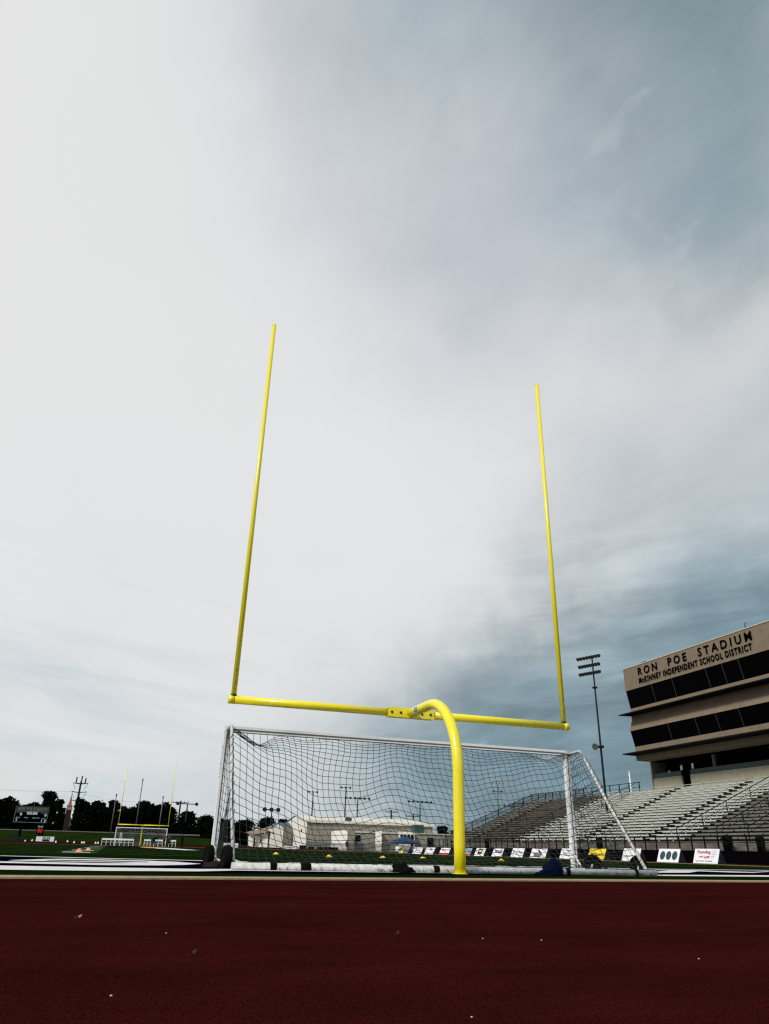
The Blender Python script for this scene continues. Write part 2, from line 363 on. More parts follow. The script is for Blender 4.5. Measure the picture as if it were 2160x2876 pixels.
# ------------------------------------------------------------------ goalposts
def make_goalpost(X=0., Y=0.):
    t = thing('football_goalpost', '', 'goalpost', (0,0,0), 'yellow football goalposts')
    zc = 2.87; R = 1.3; yb = -2.39
    pts = [(0,yb,-.05),(0,yb,.4),(0,yb,zc-R)]
    for k in range(1, 19):
        a = PI/2*k/18; pts.append((0, yb+R*(1-math.cos(a)), zc-R+R*math.sin(a)))
    pts.append((0,-.5,zc)); pts.append((0,-.10,zc))
    gn = MB().tube(pts, .094, 28).build('gooseneck', 'yellow', t)
    MB().tube([(0,yb,0),(0,yb,.012)], .13, 24).build('base_collar', 'yellow', t)
    # sticker wrapped on the bend
    st = MB(); 
    for mi, y0, y1, a0, a1, rr in ((0,-.66,-.46,150,215,.0955),(1,-.63,-.60,155,210,.0962),(1,-.57,-.53,160,185,.0962),(1,-.56,-.50,190,208,.0962)):
        N = 6; vs = []
        for j in range(N+1):
            a = math.radians(a0+(a1-a0)*j/N)
            vs += [(rr*math.cos(a), y0, zc-rr*math.sin(a)*-1 if False else zc+rr*math.sin(PI-a)*1), (rr*math.cos(a), y1, zc+rr*math.sin(PI-a))]
        st.add(vs, [(2*j,2*j+1,2*j+3,2*j+2) for j in range(N)], mi)
    st.build('sticker', ['sticker','stickerdark'], gn)
    for s in (-1, 1):
        cb = MB().tube([(s*.02,0,zc),(s*3.58,0,zc)], .078, 28).build('crossbar', 'yellow', t)
        MB().tube([(s*3.583,0,zc),(s*3.70,0,zc)], .080, 28).build('end_cap', 'yellow', cb)
        up = MB().tube([(s*3.60,0,zc+.09),(s*3.60,0,7.4),(s*3.60,0,11.88)], [.052,.050,.047], 20).build('upright', 'yellow', t)
        MB().tube([(s*3.60,0,zc+.06),(s*3.60,0,zc+.095)], .060, 20).build('collar', 'bolt', up)
        for zz in (3.17, 3.42):
            MB().tube([(s*3.60,-.046,zz),(s*3.60,-.062,zz)], .012, 8).build('bolt', 'bolt', up)
        MB().tube([(s*3.60-.06,0,11.86),(s*3.60-.045,0,11.84)], .006, 6).build('ribbon_clip', 'bolt', up)
    pl = MB()
    pl.box(-.50,.50,-.098,-.084,zc-.095,zc+.095)
    pl.box(-.50,.50,-.0835,.06,zc+.081,zc+.0949)
    pl.box(-.50,.50,-.0835,.06,zc-.0949,zc-.081)
    pp = pl.build('mounting_bracket', 'yellow', t)
    for x in (-.42,-.23,.23,.42): MB().tube([(x,-.098,zc-.005),(x,-.112,zc-.005)], .026, 6).build('bolt', 'bolt', pp)
    return t
gp = make_goalpost(); gp.location = (-.03, 0, 0); gp.rotation_euler = (0, 0, -.0105)
gp['label'] = 'large near yellow goalpost with curved gooseneck standing at the track edge'
dup(gp, (-.97, 109.72, 0), PI, 'small distant yellow goalpost at the far end of the field')

# ------------------------------------------------------------------ soccer goals
def soccer_goal(near, W2, H, rb, dep, loc, rotz, label):
    t = thing('soccer_goal', label, 'soccer goal', (0,0,0), 'white soccer goals')
    WM = 'white' 
    cb = MB(); cb.box(-W2-.055, W2+.055, -.06, .06, H-.055, H+.055)
    cbo = cb.build('crossbar', WM, t)
    gr = MB(); gr.box(-W2+.06, W2-.06, -.0625, -.060, H-.028, H+.004); gr.box(-W2+.06, W2-.06, -.05, .05, H-.0575, H-.0552); gr.build('net_channel', 'groove', cbo)
    for s in (-1, 1):
        p = MB(); p.box(s*W2-.055, s*W2+.055, -.06, .06, 0, H-.057)
        po = p.build('post', WM, t)
        gg = MB(); gg.box(s*W2-.010, s*W2+.010, -.0625, -.060, .05, H-.1); gg.build('net_channel', 'groove', po)
        if near:
            tx = MB()
            text_mesh(tx, 'KWIKGOAL', (-W2-.0565 if s < 0 else W2+.0565, -.028*s*1, H-.32), (0,0,-1), (0,-s*-1.0 if s < 0 else 1,0) , .62, .06, .002, 0, .01, 1.15)
            if s < 0: tx.build('lettering', 'letter', po)
        if near and s > 0:
            MB().box(W2-.05, W2+.05, -.064, -.061, H-.05, H+.05).build('corner_plate', 'white_worn', t)
        # rear stay: short top bar then the long sloping back strut
        path = [(s*W2,-.05,H-.03),(s*W2,-rb+.12,H-.01)]
        for k in range(1, 6):
            a = PI/3*k/5; path.append((s*W2, -rb+.12-.12*math.sin(a)*1.1, H-.01-.12*(1-math.cos(a))))
        path += [(s*(W2+.0), -(rb+(dep-rb)*.45), H*.52), (s*W2, -dep+.03, .10)]
        so = MB().tube(path, .032 if near else .03, 12).build('back_strut', 'white_worn' if near else 'white', t)
        if near:
            lash = MB(); a = Vector(path[6]); b2 = Vector(path[-1]); dd = (b2-a).normalized(); e1 = Vector((1,0,0)); e2 = dd.cross(e1); sp_ = []
            for q in range(13*12+1):
                an = 2*PI*q/12; f = (q//12+min(1, (q % 12)/4))/13.5
                sp_.append(a.lerp(b2, f*.95+.02)+(e1*math.cos(an)+e2*math.sin(an))*.036)
            lash.tube(sp_, .005, 4, cap=False)
            lash.build('lashing', 'net', so)
            MB().tube([(s*W2,-.04,.32),(s*W2,-.30,.05)], .02, 8).build('brace', 'white', t)
    if near:
        gw = lambda px, yl: at(px, 2430, y=loc[1]+yl-1.03).x-loc[0]
        yt = -3.18; x0 = at(643,2449,y=yt+loc[1]).x-loc[0]; x1 = at(1842,2458,y=yt+loc[1]).x-loc[0]; rt = .054
        MB().tube([(x0,yt,rt+.002),(x1,yt,rt+.002)], rt, 24).build('ground_tube', 'white_worn', t)
        for xx, w in ((-3.42,.10),(-2.92,.16),(-.75,.10),(1.7,.08),(3.1,.06)):
            st = MB(); st.tube([(xx-w/2,yt,rt+.004),(xx-w*.2,yt,rt+.006),(xx+w/2,yt,rt+.004)], [rt+.005,rt+.008,rt+.005], 20)
            st.bar((xx,yt-.01,2*rt),(xx+.05,yt+.35,.05), .05, .012)
            st.build('strap', 'strap', t)
        for s in (-1, 1): MB().tube([(s*W2,-.06,.04),(s*W2,-dep-.1,.05)], .035, 10).build('side_base_tube', 'white_worn', t)
        def wheel(x, y, tx, ry):
            w = MB(); R0 = .17
            ri = .62 if x > 0 else .5; prof = [(-.05,R0*ri),(-.06,R0*.9),(-.035,R0),(.035,R0),(.06,R0*.9),(.05,R0*ri)]
            vs = []; N = 28
            cr, sr = math.cos(ry), math.sin(ry)
            for j in range(N):
                a = 2*PI*j/N
                for (o_, r_) in prof:
                    yy = r_*math.cos(a); vs.append((x+o_*cr-yy*sr, y+o_*sr+yy*cr, R0+r_*math.sin(a)))
            P_ = len(prof)
            w.add(vs, [(j*P_+i, ((j+1) % N)*P_+i, ((j+1) % N)*P_+(i+1) % P_, j*P_+(i+1) % P_) for j in range(N) for i in range(P_)], 0, True)
            wo = w.build('wheel', 'black', t)
            rq = R0*(.62 if x > 0 else .5); rm = MB().tube([(x-.05*cr,y-.05*sr,R0),(x+.05*cr,y+.05*sr,R0)], rq, 20)
            rm.build('rim', 'rim' if x > 4.2 else 'black', wo)
            ax = MB().bar((x,y,R0),(x+(.30 if x < 0 else -.22),y-.25,.06), .03); ax.build('axle_arm', 'white_worn', wo)
        wheel(gw(581,-.6),-1.6,0,.15); wheel(gw(629,-1.5),-2.55,0,.1); wheel(gw(1668,-.6),-1.6,0,.7); wheel(gw(1797,-1.0),-2.0,0,.7)
    # net
    net = MB()
    nx, ny = (58, 26) if near else (30, 12)
    r = .0048 if near else .012
    midp = [(-.02,H-.02),(-.07,H-.30),(-.25,H-.80),(-.62,H-1.35),(-1.15,H-1.85),(-1.85,.28),(-dep,.12)]
    sidp = [(-.02,H-.01),(-rb*.6,H-.02),(-rb,H-.03),(-(rb+(dep-rb)*.28),H*.74),(-(rb+(dep-rb)*.55),H*.46),(-(rb+(dep-rb)*.8),H*.2),(-dep,.10)]
    def samp(P, f):
        q = f*(len(P)-1); i = min(int(q), len(P)-2); a = q-i
        p0 = P[max(i-1,0)]; p1 = P[i]; p2 = P[i+1]; p3 = P[min(i+2,len(P)-1)]
        def c(k): return .5*((2*p1[k])+(-p0[k]+p2[k])*a+(2*p0[k]-5*p1[k]+4*p2[k]-p3[k])*a*a+(-p0[k]+3*p1[k]-3*p2[k]+p3[k])*a**3)
        return c(0), c(1)
    def clipsag(u):   # scallops between the clips along the crossbar
        return .085*abs(math.sin(PI*(u*6.3+.25*math.sin(5*u))))**1.3+.20*math.exp(-((u-.075)/.04)**2)+.10*math.exp(-((u-.93)/.03)**2)
    grid = []
    for j in range(ny+1):
        row = []; vv = j/ny
        for i in range(nx+1):
            u = i/nx; w = abs(2*u-1)**2.6
            if u < .5: w = w*.98+.02*(1-2*u)
            m_ = samp(midp, vv); s2 = samp(sidp, vv)
            yy = m_[0]*(1-w)+s2[0]*w; zz = m_[1]*(1-w)+s2[1]*w
            bow = math.sin(PI*vv)
            zz -= clipsag(u)*(1-vv)**3*(1 if j else 0)+ (.12*bow*math.sin(2*PI*u*1.35+.4)+.075*bow*math.sin(2*PI*u*3.1+vv*5)+.03*bow*math.sin(2*PI*u*7.3+vv*8))*(1-w*.7)
            yy += bow*(.10*math.sin(7*u+4*vv)+.05*math.sin(17*u-5*vv))*(1-w)
            x = -W2+2*W2*(u+.014*bow*math.sin(9*u+5*vv)*(1-w))
            x += (.09*math.sin(vv*4+u*6)+.045*math.sin(vv*8-u*15))*bow*(1-w*.8)
            if zz < .03: zz = .03+rnd.random()*.02
            row.append(Vector((x+rnd.uniform(-.006,.006), yy+rnd.uniform(-.006,.006), zz+rnd.uniform(-.008,.008))))
        grid.append(row)
    for j in range(ny+1): net.tube(grid[j], r if j else r*1.6, 4, cap=False)
    for i in range(nx+1): net.tube([grid[j][i] for j in range(ny+1)], r, 4, cap=False)
    if near:
        for j in range(1, ny):
            for i in range(1, nx): net.ball(grid[j][i], .0085, 4, 3)
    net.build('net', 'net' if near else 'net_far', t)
    for s in (-1, 1):
        side = MB(); nr = 17 if near else 6; nc = 11 if near else 4
        G2 = []
        for j in range(nr+1):
            v = j/nr; z0 = H-.05-(H-.12)*v
            # back edge at this height
            if z0 > H-.1: yb_ = -rb
            else: yb_ = -(rb+(dep-rb)*(1-(z0-.1)/(H-.2)))
            row = []
            for i in range(nc+1):
                f = i/nc; bow = math.sin(PI*f)*math.sin(PI*min(1, v*1.0))
                row.append(Vector((s*W2-s*.10*bow*math.sin(3*v+f*2)+rnd.uniform(-.008,.008), -.06+(yb_+.06)*f+.03*math.sin(v*9)*bow, z0-.16*bow*(.6+.5*math.sin(5*f+2*v))+rnd.uniform(-.012,.012))))
                if row[-1].z < .03: row[-1].z = .03
            G2.append(row)
        for j in range(nr+1): side.tube(G2[j], r, 4, cap=False)
        for i in range(nc+1): side.tube([G2[j][i] for j in range(nr+1)], r, 4, cap=False)
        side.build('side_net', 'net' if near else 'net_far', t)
    if near:   # heap of slack net draped over the ground tube
        hp = MB()
        for k in range(70):
            x = rnd.choice([rnd.uniform(-2.1,.0), rnd.uniform(.5,2.4), rnd.uniform(2.4,3.6), rnd.uniform(-3.4,3.6)]); dx = rnd.uniform(-.25,.25)
            hp.tube([(x,yt+.16,.09),(x+dx*.3,yt+.06,2*rt-.004),(x+dx*.6,yt,2*rt+.007),(x+dx,yt-rt*.98,rt),(x+dx*1.1+.02,yt-rt-.03,.01)], .0042, 4, cap=False)
        hp.build('slack_net', 'net', t)['kind'] = 'stuff'
    t.location = loc; t.rotation_euler = (0,0,rotz)
    return t
soccer_goal(True, 3.91, 2.456, .65, 2.46, (.348,1.031,0), .0076, 'large white soccer goal with sagging black net behind the near goalpost')
soccer_goal(False, 3.62, 2.44, .7, 1.9, (-1.12, 108.6, 0), PI, 'small white soccer goal under the distant yellow goalpost')

# cloth / junk by the goal
from mathutils import noise as mnoise
def heap(name, label, cat, c, sx, sy, sz, m, seed, peak=(0.,0.)):
    mb = MB(); R_, S_ = 36, 16; vs = []
    for i in range(S_+1):
        f = i/S_; rad = math.cos(f*PI/2)**.75
        for j in range(R_):
            a = 2*PI*j/R_
            p = Vector((math.cos(a)*rad, math.sin(a)*rad, math.sin(f*PI/2)))
            n_ = mnoise.fractal(p*1.6+Vector((seed,0,0)), 1., 2., 4); n2_ = mnoise.noise(p*4.5+Vector((0,seed,0)))
            k = 1+.30*n_+.07*n2_
            h = math.sin(f*PI/2)*(1+.5*n_+.14*n2_)*(1+.6*peak[0]*math.cos(a-peak[1])*rad)
            vs.append((c[0]+sx*rad*k*math.cos(a), c[1]+sy*rad*k*math.sin(a), c[2]+max(.0, sz*h)))
    fs = [(i*R_+j, i*R_+(j+1) % R_, (i+1)*R_+(j+1) % R_, (i+1)*R_+j) for i in range(S_) for j in range(R_)]
    fs.append(tuple(S_*R_+j for j in range(R_)))
    mb.add(vs, fs, 0, True)
    return tag(mb.build(name, m, origin=c), label, cat)
yq = 1.031-3.18
def gq(px, y): return at(px, 2452, y=y).x
heap('sandbag', 'dark navy cloth sandbag slumped over the white tube right of the gooseneck', 'sandbag', (gq(1545,yq-.08),yq-.08,.0), .25, .15, .17, 'navycloth', 3.3, (1.,0.))
heap('sandbag', 'low blue sandbag lying behind the white tube by the right goal wheel', 'sandbag', (gq(1695,yq+.5),yq+.5,.0), .26, .13, .10, 'navycloth', 5.1)
heap('sandbag', 'black cloth heap standing for the dark gap and junk in the white ground tube', 'sandbag', (gq(1130,yq-.06),yq-.06,.0), .21, .13, .12, 'black', 8.2)  # black heap stands in for the tube's dark hinge gap and junk
heap('sandbag', 'small brown heap of junk crumpled between the two left goal wheels', 'sandbag', (gq(600,-.8),-.8,0), .18, .15, .09, 'bark', 11.4)  # folded junk simplified to a brown heap

# ------------------------------------------------------------------ grandstand
X0 = 40.; RUN = .72; RISE = .305; NR = 20; Z0 = 1.55
def stand(name, label, ya, yb, sections, mats, rails, group=None):
    t = thing(name, label, 'grandstand', (X0, (ya+yb)/2, 0), group)
    d = MB()
    for (y0, y1, mi) in mats:
        poly = [(X0, .85)]
        for i in range(NR):
            poly += [(X0+RUN*i, Z0+RISE*i), (X0+RUN*(i+1), Z0+RISE*i)]
        xe = X0+RUN*NR
        # risers and treads as separate faces; lower risers painted dark as shade under benches
        d.add([(X0,y0,.86),(X0,y1,.86),(X0,y1,Z0),(X0,y0,Z0)], [(0,1,2,3)], 1)
        for i in range(NR):
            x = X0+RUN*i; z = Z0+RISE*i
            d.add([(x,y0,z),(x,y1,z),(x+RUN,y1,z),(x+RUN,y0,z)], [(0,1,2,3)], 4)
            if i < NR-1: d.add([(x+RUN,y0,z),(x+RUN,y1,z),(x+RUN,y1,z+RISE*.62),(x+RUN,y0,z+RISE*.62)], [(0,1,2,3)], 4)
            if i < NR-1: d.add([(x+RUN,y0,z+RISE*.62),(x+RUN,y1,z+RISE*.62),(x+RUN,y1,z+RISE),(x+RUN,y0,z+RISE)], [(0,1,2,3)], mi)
        for y in ((ya, yb) if y0 == ya else ()):
            d.add([(X0,y,0)]+[(p[0],y,p[1]) for p in poly]+[(xe,y,0)], [tuple(range(len(poly)+2))], 4)
    d.add([(X0+RUN*NR,ya,0),(X0+RUN*NR,yb,0),(X0+RUN*NR,yb,Z0+RISE*(NR-1)),(X0+RUN*NR,ya,Z0+RISE*(NR-1))], [(0,1,2,3)], 4)
    d.build('stepped_deck', ['alu','alu_dull','alu_grey','alu_grey','tread_shade'], t)
    w = MB(); w.box(38.0, X0, ya, yb, 0.02, .85); w.build('front_wall', 'shadewall', t)
    for (y0, y1, mi) in sections:
        mm = ['alu','alu_dull','alu_grey'][mi]
        for i in range(NR):
            x = X0+RUN*i+.12; z = Z0+RISE*i+.30
            bmx = MB(); bmx.box(x, x+.27, y0, y1, z-.045, z)
            yy = y0+.5
            while yy < y1:
                bmx.box(x+.10, x+.16, yy-.03, yy+.03, z-.265, z-.048, 1 if mi == 2 else 0); yy += 1.85
            bmx.build('bench', [mm,'rail'], t)
    # aisle steps
    for (y0, y1) in rails['aisles']:
        st = MB()
        for i in range(NR-1):
            x = X0+RUN*i+.36; z = Z0+RISE*i
            st.box(x, x+RUN-.365, y0, y1, z+.003, z+.15)
        st.build('aisle_steps', 'rail', t)
    # front guard rail
    fr = MB(); yy = ya+.2; 
    while yy < yb: fr.box(38.30,38.40,yy-.035,yy+.035,.85,1.86); yy += 1.45
    fr.box(38.28,38.42,ya,yb,1.86,1.93); fr.box(38.33,38.37,ya,yb,1.40,1.44)
    fr.build('front_guard_rail', 'rail', t)
    # handrails going up the steps
    for (yh, i0, i1) in rails['hand']:
        h = MB(); sl = RISE/RUN
        a = (X0+RUN*i0, yh, Z0+RISE*i0+1.0); b2 = (X0+RUN*i1, yh, Z0+RISE*i1+1.0)
        h.tube([a, b2], .035, 6); h.tube([(a[0],yh,a[2]-.45),(b2[0],yh,b2[2]-.45)], .022, 6)
        for i in range(i0, i1+1, 4): h.tube([(X0+RUN*i,yh,Z0+RISE*max(i-1,0)),(X0+RUN*i,yh,Z0+RISE*i+1.0)], .04, 6)
        h.build('handrail', 'rail', t)
    return t
s1 = stand('grandstand', 'wide aluminium grandstand rising below the press box', 20, 64.0,
    [(20.2,28.0,2),(28.6,40.7,2),(41.6,45.7,0),(46.9,56.2,0),(57.4,63.7,0)],
    [(20,40.75,2),(40.75,41.2,4),(41.2,45.75,0),(45.75,46.85,4),(46.85,56.25,0),(56.25,57.35,4),(57.35,64.0,0)],
    dict(aisles=[(45.75,46.85),(56.25,57.35),(40.75,41.15)], hand=[(41.2,0,19),(36.5,0,14),(28.4,0,12),(33.2,0,7)]))
s2 = stand('grandstand', 'narrower darker grandstand with wire fence beyond the handrail, left of the press box', 64.02, 90.5,
    [(64.5,70.0,0),(70.9,83.4,1),(84.4,90.2,2)],
    [(64.02,70.05,0),(70.05,70.85,4),(70.85,83.5,1),(83.5,84.3,4),(84.3,90.5,2)],
    dict(aisles=[(70.1,70.8),(83.5,84.3)], hand=[(64.2,0,19),(70.5,0,18),(77.0,0,8),(84.0,0,19)]))
tr = MB(); xt = X0+RUN*NR; zt = Z0+RISE*(NR-1)
yy = 64.4
while yy < 90.6: tr.box(xt-.05,xt+.05,yy-.04,yy+.04,zt,zt+1.15); yy += 2.0
tr.box(xt-.04,xt+.04,64.1,90.5,zt+1.13,zt+1.2); tr.box(xt-.025,xt+.025,64.1,90.5,zt+.6,zt+.64)
tr.build('top_guard_rail', 'rail', s2)
er = MB()
er.tube([(X0,90.5,Z0+1.1),(xt,90.5,zt+1.1)], .045, 6)
er.tube([(X0,90.5,Z0+.55),(xt,90.5,zt+.55)], .03, 6)
for i in range(0, 21, 3): er.tube([(X0+RUN*i,90.5,Z0+RISE*i-.5),(X0+RUN*i,90.5,Z0+RISE*i+1.1)], .05, 6)
er.build('end_guard_rail', 'rail', s2)
ch = MB(); ch.add([(X0,90.52,Z0),(xt,90.52,zt),(xt,90.52,zt+1.08),(X0,90.52,Z0+1.08)], [(0,1,2,3)])
ch.add([(xt+.06,76,zt),(xt+.06,90.5,zt),(xt+.06,90.5,zt+1.12),(xt+.06,76,zt+1.12)], [(0,1,2,3)])
ch.build('wire_mesh', 'chain', s2)

# ------------------------------------------------------------------ press box
pb = thing('press_box', 'tan stucco press box building with two rows of black windows above the grandstand', 'press box building', (57, 40, 0))
YA, YB = 14., 62.
def prof(name, poly, m, ya=YA, yb=YB, parent=pb): return MB().prism(poly, 'y', ya, yb).build(name, m, parent)
prof('parapet_wall', [(52.2,18.85),(60,18.85),(60,21.5),(52.2,21.5)], 'tan')
prof('coping', [(52.14,21.503),(60.05,21.503),(60.05,21.60),(52.14,21.60)], 'cap', YA, YB+.05)
prof('upper_spandrel', [(52.62,16.0),(60,16.0),(60,16.75),(52.62,16.75)], 'tan')
prof('middle_wall', [(52.62,15.2),(60,15.2),(60,15.85),(52.62,15.85)], 'tan')
prof('lower_parapet', [(52.15,14.06),(60,14.06),(60,15.197),(52.55,15.197)], 'tan')
prof('lower_spandrel', [(52.62,11.55),(60,11.55),(60,12.26),(52.62,12.26)], 'tan')
prof('base_band', [(52.62,10.66),(60,10.66),(60,11.25),(52.62,11.25)], 'tan')
prof('canopy', [(51.0,15.86),(52.7,15.90),(60,15.90),(60,15.995),(52.0,15.995),(51.0,15.95)], 'canopy', YA, YB+.35)
prof('canopy', [(51.0,11.30),(52.7,11.26),(60,11.26),(60,11.545),(52.6,11.545),(51.0,11.42)], 'canopy', YA, YB+.35)
def glazing(ys, z0, z1, x0, x1):
    for a, b2 in zip(ys[:-1], ys[1:]):
        MB().prism([(x1+.03,z0),(60,z0),(60,z1),(x0+.04,z1)], 'y', b2+.025, a-.025).build('window', 'window', pb)
        mu = MB().prism([(x1,z0),(x1+.1,z0),(x0+.1,z1),(x0,z1)], 'y', b2-.013, b2+.013); mu.build('mullion', 'mullion', pb)
glazing([62,57.1,53.5,48.1,45.7,43.4,38.6,34.0,29.6,14.1], 16.753, 18.847, 52.2, 52.6)
glazing([62,55.2,50.8,47.7,44.5,39.9,36.0,31.5,14.1], 12.263, 14.057, 52.18, 52.6)
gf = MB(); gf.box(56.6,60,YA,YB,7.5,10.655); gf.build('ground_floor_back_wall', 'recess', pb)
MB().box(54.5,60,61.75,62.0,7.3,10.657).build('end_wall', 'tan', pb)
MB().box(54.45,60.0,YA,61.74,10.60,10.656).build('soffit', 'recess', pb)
for (a, b2) in ((14.1,55.4),(56.9,61.7)):
    lw = MB(); lw.box(54.5,54.75,a,b2,7.3,8.72); lo = lw.build('low_wall', 'tan_light', pb)
    MB().box(54.58,54.62,a,b2,8.722,9.25).build('glass_rail', 'glassrail', lo)
for y in (52.3,44.3,38,30): MB().box(55.2,55.5,y-.18,y+.18,8.3,10.59).build('column', 'tan', pb)
for (y, z, m_) in ((57.15,9.6,'paper'),(55.3,9.65,'paper'),(59.3,9.3,'paper'),(43.9,9.75,'paper')):
    s_g = MB(); hh = .28 if y != 59.3 else .14
    s_g.box(54.9,54.93,y-.17,y+.17,z-hh,z+hh); s_g.build('notice', m_, pb)
tx = MB(); text_mesh(tx, 'RON  POE  STADIUM', (52.12,59.1,20.24), (0,-1,0), (0,0,1), 18.1, .92, .05, 0, .014, 1.5); tx.build('lettering', 'letter', pb)
tx = MB(); text_mesh(tx, 'McKINNEY INDEPENDENT SCHOOL DISTRICT', (52.12,59.1,19.26), (0,-1,0), (0,0,1), 17.9, .70, .05, 0, .022, 1.24); tx.build('lettering', 'letter', pb)
rv = MB(); rv.box(52.6,53.0,58.0,58.9,21.7,21.85); rv.tube([(52.8,58.2,21.6),(52.8,58.2,21.75)], .05, 6); rv.tube([(52.8,58.7,21.6),(52.8,58.7,21.75)], .05, 6); rv.build('roof_light', 'lamp', pb)
rv = MB(); rv.tube([(52.6,42.0,21.6),(52.6,42.0,22.1),(52.6,41.85,22.3)], .05, 6); rv.build('roof_antenna', 'lamp', pb)
# flag mast behind stand rail
# ------------------------------------------------------------------ advertising A-frame signs
SG = 'A-frame boards along the right side of the track'
def sign(px0, px1, pytop, X, label, art, board='paper', lean=.34, sx=1.):
    A = at(px0, 2405, x=X); B = at(px1, 2405, x=X)
    y0, y1 = A.y, B.y; w = y0-y1; c = (X+.2, (y0+y1)/2, 0)
    zt_ = at((px0+px1)/2, pytop, x=X+lean).z
    zt_ = max(.62, zt_)
    t = thing('advertising_board', label, 'advertising board', c, SG)
    U = Vector((0,-1,0)); V = Vector((lean,0,zt_)).normalized(); Hh = math.hypot(lean, zt_)
    N_ = U.cross(V); O = Vector((X, y0, .02))
    def panel(u0,u1,v0,v1,off,th):
        ps = []
        for o_ in (off, off+th):
            ps += [O+U*u0+V*v0+N_*o_, O+U*u1+V*v0+N_*o_, O+U*u1+V*v1+N_*o_, O+U*u0+V*v1+N_*o_]
        return ps
    sgn = 1 if N_.x < 0 else -1
    fp = MB(); fp.hexa(panel(0,w,0,Hh,0,.02*-sgn)); face = fp.build('face_panel', board, t)
    bk = MB(); zz = zt_+.0
    bk.hexa([(X+lean*2,y0,0.02),(X+lean*2+.02,y0,0.02),(X+lean*2+.02,y1,0.02),(X+lean*2,y1,0.02),(X+lean+.02,y0,zz),(X+lean+.04,y0,zz),(X+lean+.04,y1,zz),(X+lean+.02,y1,zz)])
    sd = [(X+.05,y1+.01,.02),(X+lean*2-.02,y1+.01,.02),(X+lean+.01,y1+.01,zz-.03)]
    bk.add(sd, [(0,1,2)])
    bk.build('back_panel', 'signside', t)
    mats = ['ink','teal_ink','red_ink','redband','blue_ink','grey_ink','pale_red_ink','blue_pic','signyellow','goldpaint','paper','orangepaint']
    am = MB()
    def Q(mi, u0, v0, u1, v1, lay=1, sk=0): # fractions of face
        ps = panel(u0*w, u1*w, v0*Hh, v1*Hh, .002*lay*sgn, .001*sgn)
        am.hexa(ps, mi)
    def POLY(mi, pts, lay=1):
        am.add([O+U*(a*w)+V*(b_*Hh)+N_*(.003*lay*sgn) for a, b_ in pts], [tuple(range(len(pts)))], mi)
    def EL(mi, cu_, cv, ru, rv_, n=24, lay=1): POLY(mi, [(cu_+ru*math.cos(2*PI*k/n), cv+rv_*math.sin(2*PI*k/n)) for k in range(n)], lay)
    def TX(mi, s_t, u0, v0, u1, v1, bold=.01, lay=2):
        text_mesh(am, s_t, O+U*(u0*w)+V*(v0*Hh)+N_*(.003*lay*sgn), U, V, (u1-u0)*w, (v1-v0)*Hh, .002, mi, bold)
    art(Q, POLY, EL, TX)
    if am.v: am.build('printed_artwork', mats, face)
    return t
def a0(Q,P,E_,T): Q(8,.08,.05,.45,.45); Q(5,.2,.55,.95,.95); Q(5,.55,.1,.95,.45)
def a1(Q,P,E_,T): P(0,[(.12,.42),(.25,.55),(.2,.75),(.33,.62),(.42,.5),(.3,.38)]); T(1,'Falcon',.5,.52,.92,.62); Q(1,.5,.40,.85,.44)
def a2(Q,P,E_,T): Q(0,.42,.68,.5,.9); Q(0,.56,.66,.72,.86); P(0,[(.45,.55),(.62,.55),(.55,.45)]); T(5,'mckinney',.28,.3,.75,.37)
def a3(Q,P,E_,T): Q(3,0,0,1,.27); E_(6,.3,.62,.13,.17); T(6,'SERVICE',.48,.55,.9,.7)
def a4(Q,P,E_,T): Q(7,.02,.32,.98,.98); Q(11,.02,.02,.98,.3); E_(10,.45,.7,.15,.1)
def a5(Q,P,E_,T): P(0,[(.28,.92),(.74,.92),(.74,.4),(.5,.12),(.28,.36)]); P(9,[(.36,.80),(.66,.80),(.66,.5),(.36,.5)],2); Q(10,.35,.68,.67,.78,3); Q(1,.3,.3,.7,.38,2)
def a6(Q,P,E_,T): T(0,'TEXAS',.14,.42,.9,.78,.05); Q(2,.14,.70,.26,.78,3); Q(2,.80,.62,.9,.74,3)
def a7(Q,P,E_,T): T(4,'Texas Health',.24,.42,.92,.62,.01); P(1,[(.10,.4),(.18,.38),(.2,.66),(.15,.7),(.12,.6)])
def a8(Q,P,E_,T): Q(0,.22,.14,.70,.50); Q(5,.25,.17,.66,.46,2); P(0,[(.45,.95),(.52,.8),(.66,.62),(.72,.5),(.6,.55),(.5,.68),(.42,.82)],2); P(0,[(.62,.5),(.72,.48),(.86,.2),(.82,.2)],2); P(0,[(.85,.75),(.92,.72),(.9,.85)],2)
def a9(Q,P,E_,T): T(5,'TISCOTS',.14,.28,.96,.62,.03); P(5,[(.4,.7),(.45,.88),(.5,.74),(.56,.92),(.6,.74),(.68,.86),(.7,.7)])
def a10(Q,P,E_,T): T(0,'Azure',.10,.36,.34,.66,.05); Q(0,.3,.5,.9,.55); Q(0,.36,.42,.7,.46)
def a11(Q,P,E_,T): Q(5,.3,.22,.36,.24); Q(5,.4,.22,.47,.24); Q(5,.5,.48,.62,.50)
def a12(Q,P,E_,T):
    for k in range(3): E_(1,.22+.285*k,.5,.122,.33,32)
def a13(Q,P,E_,T):
    T(2,'Founding',.12,.60,.66,.90,.03); T(2,'and',.22,.40,.38,.54,.03); T(2,'LAW',.42,.34,.66,.52,.06)
    T(0,'CALL TODAY  FOR MORE',.1,.12,.78,.2,.02)
    for k, (a_, b_) in enumerate(((.70,.94),(.70,.88),(.70,.92),(.70,.86),(.70,.82))): T(0,'landscaping',a_,.84-.12*k,b_,.88-.12*k,.02)
